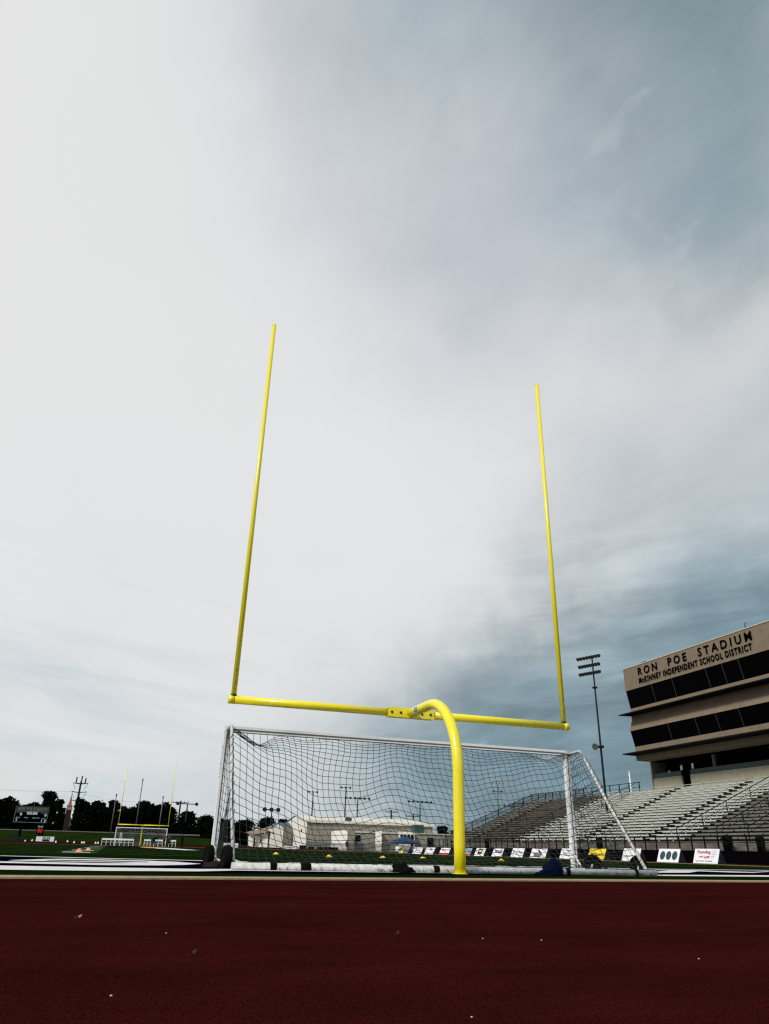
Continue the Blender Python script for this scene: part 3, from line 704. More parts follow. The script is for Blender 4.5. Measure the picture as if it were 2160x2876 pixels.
SL = [(1118,1145,2383,a0,'boardgrey','dark board with a small yellow panel, farthest of the boards, beside the navy tent'),
 (1158,1181,2381,a1,'paper','white board with a black bird mark and teal lettering'),
 (1191,1215,2381,a2,'paper','white board with small broken black marks near its top'),
 (1232,1258,2382,a3,'paper','white board with a solid red band along its bottom'),
 (1300,1318,2383,a4,'paper','blue picture board with orange foot, half hidden by the gooseneck'),
 (1331,1357,2383,a5,'paper','white board with a dark shield crest'),
 (1380,1408,2383,a6,'paper','white board with bold black TEXAS lettering'),
 (1433,1466,2383,a7,'paper','white board with pale blue lettering and teal stroke'),
 (1487,1530,2384,a8,'paper','white board with a leaping black figure above a grey rectangle'),
 (1570,1612,2384,a9,'paper','white board with grey capitals under a crown, cut by the right goal post'),
 (1649,1694,2384,a10,'signyellow','yellow board with black script'),
 (1744,1792,2384,a11,'paper','blank white board seen through the side net'),
 (1843,1902,2385,a12,'paper','white board with three dark green ovals'),
 (1944,2012,2385,a13,'paper','white board with red script and black small print, nearest and rightmost board')]
for i, (a, b2, ty, art, bd, lab) in enumerate(SL):
    sign(a, b2, ty, 27.6+2.6*(a-1118)/826., lab, art, bd)

# ------------------------------------------------------------------ cones
def make_cone(R_, H_, m_, name, label, cat, loc, group):
    mb = MB(); prof_ = [(R_*1.25,0),(R_*1.25,.012),(R_,.02),(R_*.75,H_*.55),(R_*.42,H_*.93),(R_*.26,H_)]
    N_ = 20; vs = []
    for r_, z in prof_:
        for j in range(N_): vs.append((loc[0]+r_*math.cos(2*PI*j/N_), loc[1]+r_*math.sin(2*PI*j/N_), z+.005))
    mb.add(vs, [(i*N_+j, i*N_+(j+1) % N_, (i+1)*N_+(j+1) % N_, (i+1)*N_+j) for i in range(len(prof_)-1) for j in range(N_)]+[tuple((len(prof_)-1)*N_+j for j in range(N_))], 0, True)
    return tag(mb.build(name, m_, origin=(loc[0],loc[1],0)), label, cat, group)
yc = [((775,2398),'small yellow marker cone left, in front of the white lettered banner'),((924,2406),'yellow marker cone on turf in front of the flat roofed building'),
      ((1075,2409),'yellow marker cone on turf below the navy tent'),((1188,2409),'yellow marker cone on turf just left of the gooseneck'),((1408,2417),'yellow marker cone on turf below the TEXAS board')]
c0 = None
for (q, lab) in yc:
    p = at(q[0], q[1]+1.5, z=0)
    dist = (p-CP).length; R_ = 7/2033*dist*.8
    if c0 is None: c0 = make_cone(.12, .085, 'coneyellow', 'marker_cone', lab, 'cone', (p.x,p.y), 'yellow marker cones on the turf')
    else: dup(c0, (p.x,p.y,0), 0, lab)
o1 = at(222, 2393.5, z=0); o2 = at(248, 2389.5, z=0)
oc = make_cone(.115, .12, 'orange', 'marker_cone', 'left and nearer of two orange cones on the far left turf lane', 'cone', (o1.x,o1.y), 'orange marker cones')
dup(oc, (o2.x,o2.y,0), 0, 'right and farther of two orange cones on the far left turf lane')
wl = [((71,2361),'left end, nearest the scoreboard post'),((90,2362),'second from the left'),((157,2364.5),'just right of the lettered scoreboard banner'),((190,2362),'in grass beyond the track edge'),((208,2368),'alone in mid track'),((230,2368),'left one of the close middle pair'),((236,2368.5),'right one of the close middle pair'),((268,2370),'left one of the pair by the team bench'),((275,2370.5),'right one of the pair by the team bench')]
wc = None
for (q, lab) in wl:
    Yw = 118 if q[1] > 2362.5 else 124
    p = at(q[0], q[1], y=Yw); lab = 'white cone on the far red track, '+lab
    if wc is None: wc = make_cone(.13, .26, 'paper', 'marker_cone', lab, 'cone', (p.x,Yw), 'white cones on the far track'); wc.location.z = .2
    else: dup(wc, (p.x,Yw,.2 if Yw == 118 else .32), 0, lab)

# ------------------------------------------------------------------ light masts and poles
def mast(name, label, px, pyt, pyb, Y, r, kind, m_='darkpole', zb=0., group='stadium light masts'):
    T_ = at(px, pyt, y=Y); x = T_.x; z = T_.z
    t = thing(name, label, 'light mast' if 'mast' in name else 'pole', (x, Y, zb), group)
    MB().tube([(x,Y,zb),(x,Y,(z+zb)/2),(x,Y,z)], [r,r*.8,r*.55], 10).build('pole', m_, t)
    return t, x, z
def lamp_row(t, c, half, n, size, ang=-.35, m_='lamp', dirx=(-.5,-.86)):
    ca, sa = math.cos(ang), math.sin(ang)
    MB().bar((c[0]-half*ca, c[1]-half*sa, c[2]), (c[0]+half*ca, c[1]+half*sa, c[2]), size*.22).build('crossarm', 'darkpole', t)
    for k in range(n):
        f = -1+2*k/(n-1) if n > 1 else 0
        x = c[0]+half*ca*f; y = c[1]+half*sa*f; z = c[2]
        d = Vector((dirx[0], dirx[1], -.55)).normalized()
        a = Vector((x,y,z+size*.15)); lm = MB()
        lm.tube([a-d*size*.35, a, a+d*size*.35], [size*.16, size*.34, size*.5], 8)
        lm.build('floodlight', m_, t)
t, x, z = mast('light_mast', 'tall dark light mast with three banks of floodlights, left of the press box', 1662, 1842, 2195, 62, .155, 3)
for (z_, hw_) in ((z-.30,2.05),(z-1.30,1.85),(z-2.25,1.85)): lamp_row(t, (x-.45,62,z_), hw_*.74, 8, .50, -1.19, 'lamp', (-.9,-.2))
MB().tube([(x,62,z-4.0),(x,62,z-3.85)], .32, 10).build('collar', 'darkpole', t)
q = at(1683, 2097, y=62)
MB().tube([(x,62,q.z-.12),(x,62,q.z+.12)], .40, 10).build('collar', 'darkpole', t)
sp = MB(); sp.tube([(x-.2,62,q.z),(x-.55,61.9,q.z)], .10, 8); sp.tube([(x-.50,61.9,q.z),(x-1.0,61.7,q.z-.1)], [.12,.40], 12); sp.build('horn_speaker', 'metalgrey', t)
t, x, z = mast('light_mast', 'pale lamped light mast beyond the end of the grandstand', 1397, 2195, 2330, 150, .18, 1, 'metalgrey')
lamp_row(t, (x,150,z-.4), 1.9, 5, .75, 0, 'lampwhite'); lamp_row(t, (x,150,z-2.2), 1.1, 2, .5, 0, 'metalgrey')
for (px, py, lab, hw_, n_, sz) in ((880,2222,'thin light mast with a small two-lamp head, left over the long building',1.1,2,.6),(972,2210,'taller thin light mast over the middle of the long building',1.2,3,.6),(1005,2240,'light mast with wide lamp bank over the long building',3.2,6,.7),(1180,2250,'light mast with a wide lamp bank, just left of the gooseneck',3.2,6,.65),(764,2272,'short light mast with round twin lamps over the dark trees',1.7,3,1.2)):
    t, x, z = mast('light_mast', lab, px, py, 2320, 180, .22, 1)
    lamp_row(t, (x,180,z-.2), hw_, n_, sz, 0)
t, x, z = mast('light_mast', 'T shaped dark light mast with two hooked lamps, right of the distant goal', 527, 2258, 2290, 185, .25, 1)
lamp_row(t, (x,185,z), 2.3, 2, .9, 0)
# slim flagpoles behind far goal
for (px, py, lab) in ((328,2229,'left and farthest slim bare flagpole, by the thin tree'),(402,2187,'tallest slim bare flagpole, between the distant goal uprights'),(459,2236,'right slim bare flagpole inside the distant goal uprights')):
    T_ = at(px, py, y=136)
    t = thing('flagpole', lab, 'flagpole', (T_.x, 136, 1.), 'slim flagpoles behind the distant goal')
    MB().tube([(T_.x,136,.5),(T_.x,136,T_.z-.4)], [.11,.07], 8).build('pole', 'metalgrey', t)
    MB().tube([(T_.x,136,T_.z-.45),(T_.x,136,T_.z)], .10, 8).build('truck', 'darkpole', t)
T_ = at(1767, 2170, y=80)
t = thing('flagpole', 'short white pole rising behind the grandstand rail', 'pole', (T_.x,80,0))
MB().tube([(T_.x,80,0),(T_.x,80,T_.z)], .09, 8).build('pole', 'white', t)
MB().ball((T_.x,80,T_.z+.05), .12).build('finial', 'white', t)
# power transmission pole
B_ = at(215, 2275, y=210); T_ = at(230, 2184, y=210); X_ = T_.x
t = thing('transmission_pole', 'tall steel transmission pole with curved crossarms and antennas above the trees', 'power pole', (X_,210,2.2))
MB().tube([(X_,210,2.2),(X_,210,T_.z-1)], [.42,.24], 10).build('pole', 'darkpole', t)
for zf_, w_ in ((2202,1.9),(2226,1.9),(2250,1.9)):
    z_ = at(224, zf_, y=210).z
    arm = MB(); arm.tube([(X_-w_,210,z_+.25),(X_-w_*.6,210,z_+.12),(X_,210,z_),(X_+w_*.6,210,z_+.12),(X_+w_,210,z_+.25)], .10, 6)
    ao = arm.build('crossarm', 'darkpole', t)
    for s in (-1, 1): MB().tube([(X_+s*w_,210,z_+.2),(X_+s*w_*.75,210,z_-.7),(X_+s*w_*.55,210,z_-1.4)], .05, 5).build('insulator', 'darkpole', ao)
for dx, h_ in ((-1.2,1.6),(0.1,1.9),(1.1,1.4)):
    an = MB(); an.box(X_+dx-.16,X_+dx+.16,209.8,210.2,T_.z-1.5,T_.z-1.5+h_); an.bar((X_,210,T_.z-1.5),(X_+dx,210,T_.z-1.4), .12); an.build('antenna', 'darkpole', t)
def power_pole(px, py, Y, w_, lab, zb=0, n_=1):
    T_ = at(px, py, y=Y)
    t = thing('utility_pole', lab, 'utility pole', (T_.x,Y,zb), 'utility poles on the skyline')
    MB().tube([(T_.x,Y,zb),(T_.x,Y,T_.z)], [.26,.2], 8).build('pole', 'darkpole', t)
    for k in range(n_):
        z_ = T_.z-.5-k*3.2
        a = MB(); a.bar((T_.x-w_,Y,z_),(T_.x+w_,Y,z_+.05), .18)
        for s in (-1,-.5,.5,1): a.tube([(T_.x+s*w_,Y,z_),(T_.x+s*w_,Y,z_+.4)], .08, 5)
        a.build('crossarm', 'darkpole', t)
    return t
power_pole(508, 2249, 200, 2.0, 'two armed utility pole over the trees right of the distant goal', 2, 2)
power_pole(1099, 2275, 170, 1.6, 'single armed utility pole above the roof of the long building')
power_pole(1161, 2287, 170, 1.9, 'utility pole with a broad arm at the right end of the long roof')
power_pole(1442, 2257, 120, 1.9, 'broad armed utility pole behind the grandstand mesh, left one')
power_pole(1469, 2250, 120, 1.9, 'thick utility pole behind the grandstand mesh, right one')
# wires
A_ = Vector((X_-1.9,210,12.6)); B2 = Vector((at(508,2252,y=200).x,200,at(508,2252,y=200).z)); pts = []
for i in range(13):
    f = i/12; p = A_.lerp(B2, f); p.z -= 4.4*f*(1-f); pts.append(p)
w = MB().tube(pts, .016, 4, cap=False); tag(w.build('power_line', 'darkpole', origin=(X_,205,12)), 'thin power line sagging from the transmission pole to the right utility pole', 'power line')
pts = []
for i in range(13):
    f = i/12; pts.append(Vector((X_-1.9-60*f,210-10*f,12.6+2.5*f-6*f*(1-f))))
w = MB().tube(pts, .016, 4, cap=False); tag(w.build('power_line', 'darkpole', origin=(X_-30,205,12)), 'thin power line running from the transmission pole out of the left edge', 'power line')

# ------------------------------------------------------------------ scoreboard
YS = 130.
tl = at(47,2262,y=YS); trr = at(138,2272,y=YS); bl = at(42,2309,y=YS)
sx0, sx1 = tl.x+.0, trr.x; sz0 = bl.z; sz1 = (tl.z+trr.z)/2+.1
sb = thing('scoreboard', 'black electronic scoreboard on posts showing 00:00 at far left', 'scoreboard', ((sx0+sx1)/2, YS, 0))
MB().box(sx0,sx1,YS-.2,YS+.2,sz0,sz1-.75).build('panel', 'board', sb)
hd = MB(); hd.box(sx0-.05,sx1+.05,YS-.22,YS+.2,sz1-.747,sz1+.02); ho = hd.build('header', 'boardgrey', sb)
hx = MB(); text_mesh(hx, 'RON POE STADIUM', (sx0+.4,YS-.225,sz1-.62), (1,0,0), (0,0,1), (sx1-sx0)-.7, .46, .02, 0, .03, 1.2); hx.build('lettering', 'boardtext', ho)
fr = MB(); W_ = sx1-sx0
for z_ in (sz0+.03, sz1-.80): fr.box(sx0,sx1,YS-.222,YS-.202,z_-.03,z_+.03)
for x_ in (sx0+.03, sx1-.03): fr.box(x_-.03,x_+.03,YS-.222,YS-.202,sz0+.063,sz1-.834)
fr.box(sx0+.3,sx0+1.1,YS-.222,YS-.202,sz1-1.02,sz1-.97); fr.box(sx1-1.1,sx1-.25,YS-.222,YS-.202,sz1-1.02,sz1-.97)
fr.build('border_line', 'boardframe', sb)
hh_ = sz1-.75-sz0
def SBT(s_, u0, v0, u1, v1, mm, nm='digits'):
    mb = MB(); text_mesh(mb, s_, (sx0+u0*W_,YS-.206,sz0+v0*hh_), (1,0,0), (0,0,1), (u1-u0)*W_, (v1-v0)*hh_, .01, 0, .012); mb.build(nm, mm, sb)
SBT('00:00', .36,.70,.68,.95,'led'); SBT('0', .16,.60,.22,.82,'led'); SBT('0', .90,.58,.96,.80,'led')
SBT('DOWN', .06,.38,.18,.46,'ledsmall','captions'); SBT('TO GO', .30,.38,.42,.46,'ledsmall','captions'); SBT('BALL ON', .56,.38,.76,.46,'ledsmall','captions'); SBT('QTR', .84,.36,.95,.43,'ledsmall','captions')
SBT('2', .06,.14,.11,.32,'led'); SBT('1 2', .84,.08,.97,.30,'led')
for px in (50,):
    p = at(px,2350,y=YS).x+.2; MB().box(p-.16,p+.16,YS-.14,YS+.14,0,sz0-.003).build('post', 'board', sb)
p = at(117,2350,y=YS).x; MB().box(p-.16,p+.16,YS-.14,YS+.14,0,sz0-.003).build('post', 'board', sb)
p = at(113,2331,y=YS)
pc = thing('play_clock', 'small clock box with red digits under the scoreboard', 'play clock', (p.x,YS-.5,0))
MB().box(p.x-.55,p.x+.55,YS-.45,YS-.25,p.z-.6,p.z+1.0).build('case', 'board', pc)
mb = MB(); text_mesh(mb, '80', (p.x-.38,YS-.455,p.z-.42), (1,0,0), (0,0,1), .80, .62, .01, 0, .005); mb.build('digits', 'ledred', pc)
mb = MB(); text_mesh(mb, 'PLAY', (p.x-.40,YS-.455,p.z+.38), (1,0,0), (0,0,1), .80, .25, .01, 0, .02); mb.build('captions', 'ledsmall', pc)
MB().box(p.x-.12,p.x+.12,YS-.42,YS-.28,0,p.z-.603).build('post', 'board', pc)
# banner below
a = at(99,2366,y=YS-2); b2 = at(150,2366,y=YS-2); z1_ = at(125,2349.5,y=YS-2).z
bn = thing('banner', 'white banner with a dark lettered centre under the scoreboard', 'banner', ((a.x+b2.x)/2,YS-2,0))
MB().box(a.x,b2.x,YS-2.03,YS-2,.15,z1_).build('sheet', 'paper', bn)
mb = MB(); w_ = b2.x-a.x; mb.box(a.x+w_*.36,a.x+w_*.76,YS-2.04,YS-2.032,.35,z1_-.06,0); mb.build('dark_panel', 'ink', bn)
mb = MB(); text_mesh(mb, 'GTS', (a.x+w_*.40,YS-2.046,.60), (1,0,0), (0,0,1), w_*.32, .32, .01, 0, .03); mb.build('lettering', 'paper', bn)
for s in (a.x+.04, b2.x-.04): MB().box(s-.03,s+.03,YS-1.99,YS-1.93,0,z1_).build('post', 'darkpole', bn)

# ------------------------------------------------------------------ team benches at far goal
def bench(px0, px1, Y, lab):
    A = at(px0, 2362, y=Y).x; B = at(px1, 2362, y=Y).x
    t = thing('team_bench', lab, 'bench', ((A+B)/2, Y, 0), 'white team benches by the distant goal')
    MB().box(A,B,Y+.18,Y+.22,.72,.94).build('backrest', 'white', t)
    MB().box(A,B,Y-.2,Y+.12,.42,.46).build('seat', 'white', t)
    nn = max(2, int((B-A)/.6))
    for k in range(nn+1):
        x = A+.05+(B-A-.1)*k/nn
        lg = MB(); lg.box(x-.03,x+.03,Y-.18,Y-.12,0,.417); lg.box(x-.03,x+.03,Y+.225,Y+.28,0,.93); lg.box(x-.03,x+.03,Y-.4,Y+.22,.0,.05); lg.build('leg', 'white', t)
bench(285,376,106,'long white team bench left of the distant goal centre')
bench(405,424,106,'short white team bench right beside the distant gooseneck')
bench(432,458,106,'white team bench behind people, right half of distant goal')
bench(474,495,106,'short white team bench at the right post of the distant goal')

# ------------------------------------------------------------------ people
def skin_body(joints, edges, name):
    me = bpy.data.meshes.new(name+'_sk'); me.from_pydata([j[0] for j in joints], edges, [])
    ob = bpy.data.objects.new(name+'_sk', me); COL.objects.link(ob)
    md = ob.modifiers.new('s', 'SKIN'); sv = me.skin_vertices[0].data
    for i, j in enumerate(joints): sv[i].radius = (j[1], j[2] if len(j) > 2 else j[1]); sv[i].use_root = (i == 0)
    ob.modifiers.new('d', 'SUBSURF').levels = 1
    dg = bpy.context.evaluated_depsgraph_get(); dg.update()
    m2 = bpy.data.meshes.new_from_object(ob.evaluated_get(dg))
    bpy.data.objects.remove(ob); bpy.data.meshes.remove(me)
    return m2
def person(pose, top, legs, label, loc, rot, H=1.76):
    if pose == 'stand':
        J = [((0,0,.96),.15,.11),((0,0,1.15),.15,.10),((0,0,1.38),.19,.11),((0,.0,1.51),.06),((0,-.02,1.60),.075,.085),((0,-.02,1.70),.08,.09),
             ((.19,0,1.42),.065),((.25,.02,1.14),.048),((.22,-.10,.92),.038),((.21,-.13,.84),.035),((-.19,0,1.42),.065),((-.25,.02,1.14),.048),((-.24,-.06,.90),.038),((-.23,-.08,.82),.035),
             ((.10,0,.88),.095),((.11,-.01,.50),.065),((.12,.02,.09),.045),((.12,-.13,.04),.04),((-.10,0,.88),.095),((-.12,0,.50),.065),((-.13,.03,.09),.045),((-.14,-.12,.04),.04)]
    elif pose == 'walk':
        J = [((0,0,.95),.15,.11),((0,-.02,1.14),.15,.10),((0,-.05,1.37),.19,.11),((0,-.06,1.50),.06),((0,-.09,1.59),.075,.085),((0,-.09,1.69),.08,.09),
             ((.19,-.04,1.41),.065),((.25,.10,1.16),.048),((.23,.10,.94),.038),((.22,.08,.86),.035),((-.19,-.04,1.41),.065),((-.24,-.14,1.15),.048),((-.2,-.34,1.05),.038),((-.19,-.40,1.05),.035),
             ((.10,0,.88),.095),((.11,-.22,.52),.065),((.12,-.24,.10),.045),((.12,-.40,.05),.04),((-.10,0,.88),.095),((-.12,.12,.50),.065),((-.13,.38,.16),.045),((-.14,.33,.06),.04)]
    else:  # bending forward
        J = [((0,.15,.90),.15,.12),((0,.0,1.06),.15,.11),((0,-.24,1.18),.18,.11),((0,-.36,1.22),.06),((0,-.44,1.24),.075,.085),((0,-.50,1.28),.08,.09),
             ((.18,-.26,1.16),.065),((.22,-.34,.90),.048),((.18,-.44,.68),.038),((.17,-.47,.60),.035),((-.18,-.26,1.16),.065),((-.22,-.34,.90),.048),((-.18,-.44,.68),.038),((-.17,-.47,.60),.035),
             ((.10,.12,.84),.095),((.12,-.04,.48),.065),((.13,.10,.09),.045),((.13,-.05,.04),.04),((-.10,.12,.84),.095),((-.12,-.04,.48),.065),((-.13,.10,.09),.045),((-.14,-.05,.04),.04)]
    E = [(0,1),(1,2),(2,3),(3,4),(4,5),(2,6),(6,7),(7,8),(8,9),(2,10),(10,11),(11,12),(12,13),(0,14),(14,15),(15,16),(16,17),(0,18),(18,19),(19,20),(20,21)]
    me = skin_body(J, E, 'person'); me.name = 'person'
    me.materials.clear()
    for m_ in ('skin', top, legs): me.materials.append(M[m_])
    nk = Vector(J[3][0]); hd_ = Vector(J[5][0])
    for p in me.polygons:
        c = p.center; p.use_smooth = True
        h1 = min((c-Vector(J[i][0])).length for i in (4,5)); hands = min((c-Vector(J[i][0])).length for i in (9,13))
        lg = min((c-Vector(J[i][0])).length for i in (14,15,16,18,19,20)); tp = min((c-Vector(J[i][0])).length for i in (1,2,6,7,10,11))
        if h1 < .13 or hands < .07: p.material_index = 0
        elif lg < tp: p.material_index = 2
        else: p.material_index = 1
    body = bpy.data.objects.new('person', me); COL.objects.link(body)
    body.location = loc; body.rotation_euler = (0,0,rot); ORIG[body.name] = Vector((0,0,0))
    tag(body, label, 'person')
    hair = MB(); hair.ball(hd_+Vector((0,.02,.02)), .095, 10, 8, 0, (.9,1.05,1.0)); hair.build('hair', 'hair', body)
    return body
def gx(px, Y): return at(px, 2375, y=Y).x
person('stand','cloth_dark','cloth_dark','person in dark clothes standing in front of the flat roofed building', (gx(974,122),122,0), 2.6)
person('walk','cloth_dark','cloth_dark','person in black seen behind the net, left of the small gabled building', (gx(731,125),125,.28), 1.2)
person('bend','cloth_dark','cloth_dark','person in dark clothes bending by the benches in the distant goal', (gx(430,106.8),104.9,0), .6)
person('walk','cloth_red','cloth_dark','person in dark red top beside the right post of the distant goal', (gx(460,105),104.8,0), -.8)
person('stand','cloth_blue','cloth_dark','person in blue standing just right of the distant goal post', (gx(474,105),104.6,0), .4)
person('stand','cloth_dark','cloth_dark','person in dark clothes standing right of the last team bench', (gx(510,108),108,0), 1.0)
person('walk','cloth_white','cloth_white','person in white behind the long team bench in the distant goal', (gx(336,112),112,0.3), .3)
person('stand','cloth_dark','cloth_blue','person in dark clothes under the navy tent', (gx(1158,116),116,0), 2.0)

# ------------------------------------------------------------------ tents
def tent(px0, px1, pyt, pye, Y, m_, lab, zb=0, legs=True):
    A = at(px0, pye, y=Y); B = at(px1, pye, y=Y); T_ = at((px0+px1)/2, pyt, y=Y)
    w2 = (B.x-A.x)/2; cx = (A.x+B.x)/2; ze = (A.z+B.z)/2; zp = T_.z
    t = thing('canopy_tent', lab, 'tent', (cx,Y,zb))
    cv = MB(); c4 = [(cx-w2,Y-w2),(cx+w2,Y-w2),(cx+w2,Y+w2),(cx-w2,Y+w2)]
    mid = [(cx+(x-cx)*.42, Y+(y-Y)*.42) for x, y in c4]
    vs = [(x,y,ze-.28) for x,y in c4]+[(x,y,ze) for x,y in c4]+[(x,y,ze+(zp-ze)*.52) for x,y in mid]+[(cx,Y,zp)]
    fs = []
    for k in range(4):
        n_ = (k+1) % 4; fs += [(k,n_,4+n_,4+k),(4+k,4+n_,8+n_,8+k),(8+k,8+n_,12)]
    cv.add(vs, fs); cv.build('canopy', m_, t)
    if legs:
        for x, y in c4: MB().box(x-.04,x+.04,y-.04,y+.04,zb,ze-.05).build('leg', 'darkpole', t)
tent(1103,1166,2346,2366,119,'tentblue','navy pop-up canopy tent beside the flat roofed building')
tent(26,66,2251,2262,196,'tentwhite','pale peaked tent roof over the trees behind the scoreboard', 2.2)

# ------------------------------------------------------------------ buildings
def wallbox(x0,x1,y0,y1,z1): return MB().box(x0,x1,y0,y1,0,z1)
# long gabled hall: gable faces the field side
Yl = 140.; xa = 31.4; xb = 58.6; yl2 = 166.; eave = 5.1
lb = thing('metal_building', 'long cream metal hall with a bright gable end behind the goal net', 'building', ((xa+xb)/2, 150, 0))
Yfar = 150.5
# gable end (faces -X) is narrow in view
w1 = MB(); w1.add([(xa,Yl,0),(xa,Yfar+11,0),(xa,Yfar+11,eave),(xa,(Yl+Yfar+11)/2,eave+1.4),(xa,Yl,eave)], [(0,1,2,3,4)]); w1.build('gable_wall', 'bwall', lb)
w2_ = MB(); w2_.add([(xa,Yl,0),(xb,Yl,0),(xb,Yl,eave),(xa,Yl,eave)], [(0,1,2,3)]); w2_.add([(xb,Yl,0),(xb,Yfar+11,0),(xb,Yfar+11,eave),(xb,(Yl+Yfar+11)/2,eave+1.4),(xb,Yl,eave)], [(0,1,2,3,4)])
w2_.add([(xb,Yfar+11,0),(xa,Yfar+11,0),(xa,Yfar+11,eave),(xb,Yfar+11,eave)], [(0,1,2,3)])
k = xa+.4
while k < xb: w2_.box(k-.04,k+.04,Yl-.06,Yl-.003,0.02,eave-.02); k += .75
w2_.build('side_wall', 'bwall_shade', lb)
rf = MB(); ym = (Yl+Yfar+11)/2
rf.add([(xa-.25,Yl-.35,eave-.05),(xb+.25,Yl-.35,eave-.05),(xb+.25,ym,eave+1.5),(xa-.25,ym,eave+1.5),(xa-.25,Yfar+11.3,eave-.05),(xb+.25,Yfar+11.3,eave-.05)], [(0,1,2,3),(3,2,5,4)])
rf.box(xa-.25,xb+.25,Yl-.42,Yl-.353,eave-.12,eave+.38)
ro = rf.build('roof', 'broof', lb)
MB().box(40,41.2,Yl+1.5,Yl+2.5,eave+.2,eave+1.1).build('roof_vent', 'greenbox', ro)
MB().tube([(xa-.12,Yl+4.,3.55),(xa-.02,Yl+4.,3.55)], .3, 12).build('wall_lamp', 'ink', lb)
# small gabled building, bright gable toward camera-left
gb = thing('gabled_shed', 'small cream gabled shed with blue roof left of the long hall', 'building', (28, 150, 0))
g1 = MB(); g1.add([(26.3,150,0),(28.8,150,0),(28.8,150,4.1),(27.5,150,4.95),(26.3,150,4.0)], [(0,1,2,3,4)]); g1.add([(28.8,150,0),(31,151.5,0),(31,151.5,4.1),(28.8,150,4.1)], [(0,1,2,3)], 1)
g1.add([(26.3,150,0),(26.3,158,0),(26.3,158,4.0),(26.3,150,4.0)], [(0,1,2,3)]); g1.build('wall', ['bwall','bwall_shade'], gb)
g2 = MB(); g2.add([(27.4,149.8,5.05),(29.0,149.8,4.05),(33,156,4.3),(31.2,156,5.2)], [(0,1,2,3)]); g2.add([(27.4,149.8,5.05),(26.1,149.8,3.95),(26.1,158,3.95),(31.2,156,5.2)], [(0,1,2,3)]); g2.build('roof', 'blueroof', gb)
MB().tube([(26.65,149.9,3.0),(26.65,149.98,3.0)], .16, 10).build('wall_lamp', 'ink', gb)
# low brown-roofed house
hb = thing('low_house', 'low white walled house with brown roof at the left end of the buildings', 'building', (24, 152, 0))
h1 = MB(); h1.box(22.6,23.4,151,156,0,2.5); h1.add([(23.4,151.5,0),(25.9,151.0,0),(25.9,151.0,3.0),(23.4,151.5,2.6)], [(0,1,2,3)]); h1.add([(25.9,151,0),(26.25,154,0),(26.25,154,3.2),(25.9,151,3.0)], [(0,1,2,3)]); h1.build('wall', 'bwall', hb)
MB().box(22.9,23.2,150.95,150.995,.2,2.0).build('door', 'ink', hb)
h2 = MB(); h2.add([(22.0,150.4,2.45),(26.3,150.4,3.3),(26.3,157,4.1),(22.0,157,3.1)], [(0,1,2,3)]); h2.build('roof', 'brownroof', hb)
# flat-roofed classroom row in front
fb = thing('flat_roofed_building', 'low flat roofed cream building with projecting bays in front of the long hall', 'building', (48, 130, 0))
f1 = MB()
def wbox(mb, x0,x1,y0,y1,z1, mside=1):
    mb.add([(x0,y0,0),(x0,y1,0),(x0,y1,z1),(x0,y0,z1)], [(0,1,2,3)], 0)
    mb.add([(x0,y0,0),(x1,y0,0),(x1,y0,z1),(x0,y0,z1)], [(0,1,2,3)], mside)
    mb.add([(x1,y0,0),(x1,y1,0),(x1,y1,z1),(x1,y0,z1)], [(0,1,2,3)], 1)
    mb.add([(x0,y0,z1),(x1,y0,z1),(x1,y1,z1),(x0,y1,z1)], [(0,1,2,3)], 2)
wbox(f1, 37.1,62,130,139,3.35)
f1.build('wall', ['bwall','bwall_shade','broof'], fb)
XE = at(976,2350,y=125.9).x; bay = MB(); wbox(bay, XE+.003,37.2,126.0,129.99,3.5,1); bay.build('bay', ['bwall','bwall_shade','broof'], fb)
# bright faces: left return wall in the sunlit cream, against the shade-coloured fronts
XF = at(930,2350,y=136).x; lf = MB(); lf.add([(33.9,129.4,0),(XE,125.9,0),(XE,125.9,3.45),(33.9,129.4,3.35)], [(0,1,2,3)]); lf.add([(33.9,129.4,0),(XF,136,0),(XF,136,3.35),(33.9,129.4,3.35)], [(0,1,2,3)])
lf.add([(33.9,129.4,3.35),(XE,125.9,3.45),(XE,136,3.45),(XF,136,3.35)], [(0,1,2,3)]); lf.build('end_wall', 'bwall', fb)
for (xq, wq) in ((42.5,1.0),(47.2,3.0)):
    pl_ = MB(); pl_.add([(xq,129.7,0),(xq+wq,128.9,0),(xq+wq,128.9,3.6),(xq,129.7,3.6)], [(0,1,2,3)]); pl_.add([(xq+wq,128.9,0),(xq+wq+.05,129.95,0),(xq+wq+.05,129.95,3.6),(xq+wq,128.9,3.6)], [(0,1,2,3)])
    pl_.add([(xq,129.7,3.6),(xq+wq,128.9,3.6),(xq+wq+.05,129.95,3.6)], [(0,1,2)]); pl_.build('projecting_bay', 'bwall', fb)
MB().box(37.3,62.2,129.85,129.97,3.2,3.45).build('fascia', 'broof', fb)
ww = MB(); ww.box(38.6,39.6,129.90,129.99,1.7,2.7); wo = ww.build('window', 'ink', fb); MB().box(38.8,39.5,129.55,129.88,1.1,1.65).build('air_conditioner', 'acunit', wo)
MB().box(34.9,35.3,128.2,128.3,.2,2.2).build('door', 'blueroof', fb)
for k in range(4):
    x_ = 47.5+.66*k; yk = 129.62-.267*(x_-47.2)
    wq = MB(); wq.add([(x_,yk-.06,2.2),(x_+.5,yk-.19,2.2),(x_+.5,yk-.19,3.15),(x_,yk-.06,3.15)], [(0,1,2,3)]); wq.build('window', 'ink', fb)
MB().box(53.3,54.6,129.9,129.98,.3,2.7).build('door', 'ink', fb)
for (x_, z_) in ((42.4,.5),(46.0,.6),(48.5,.4),(51.6,.4)): MB().ball((x_,131,3.45), .38, 8, 5, 0, (1,1,.9)).build('roof_vent', 'greenbox', fb)
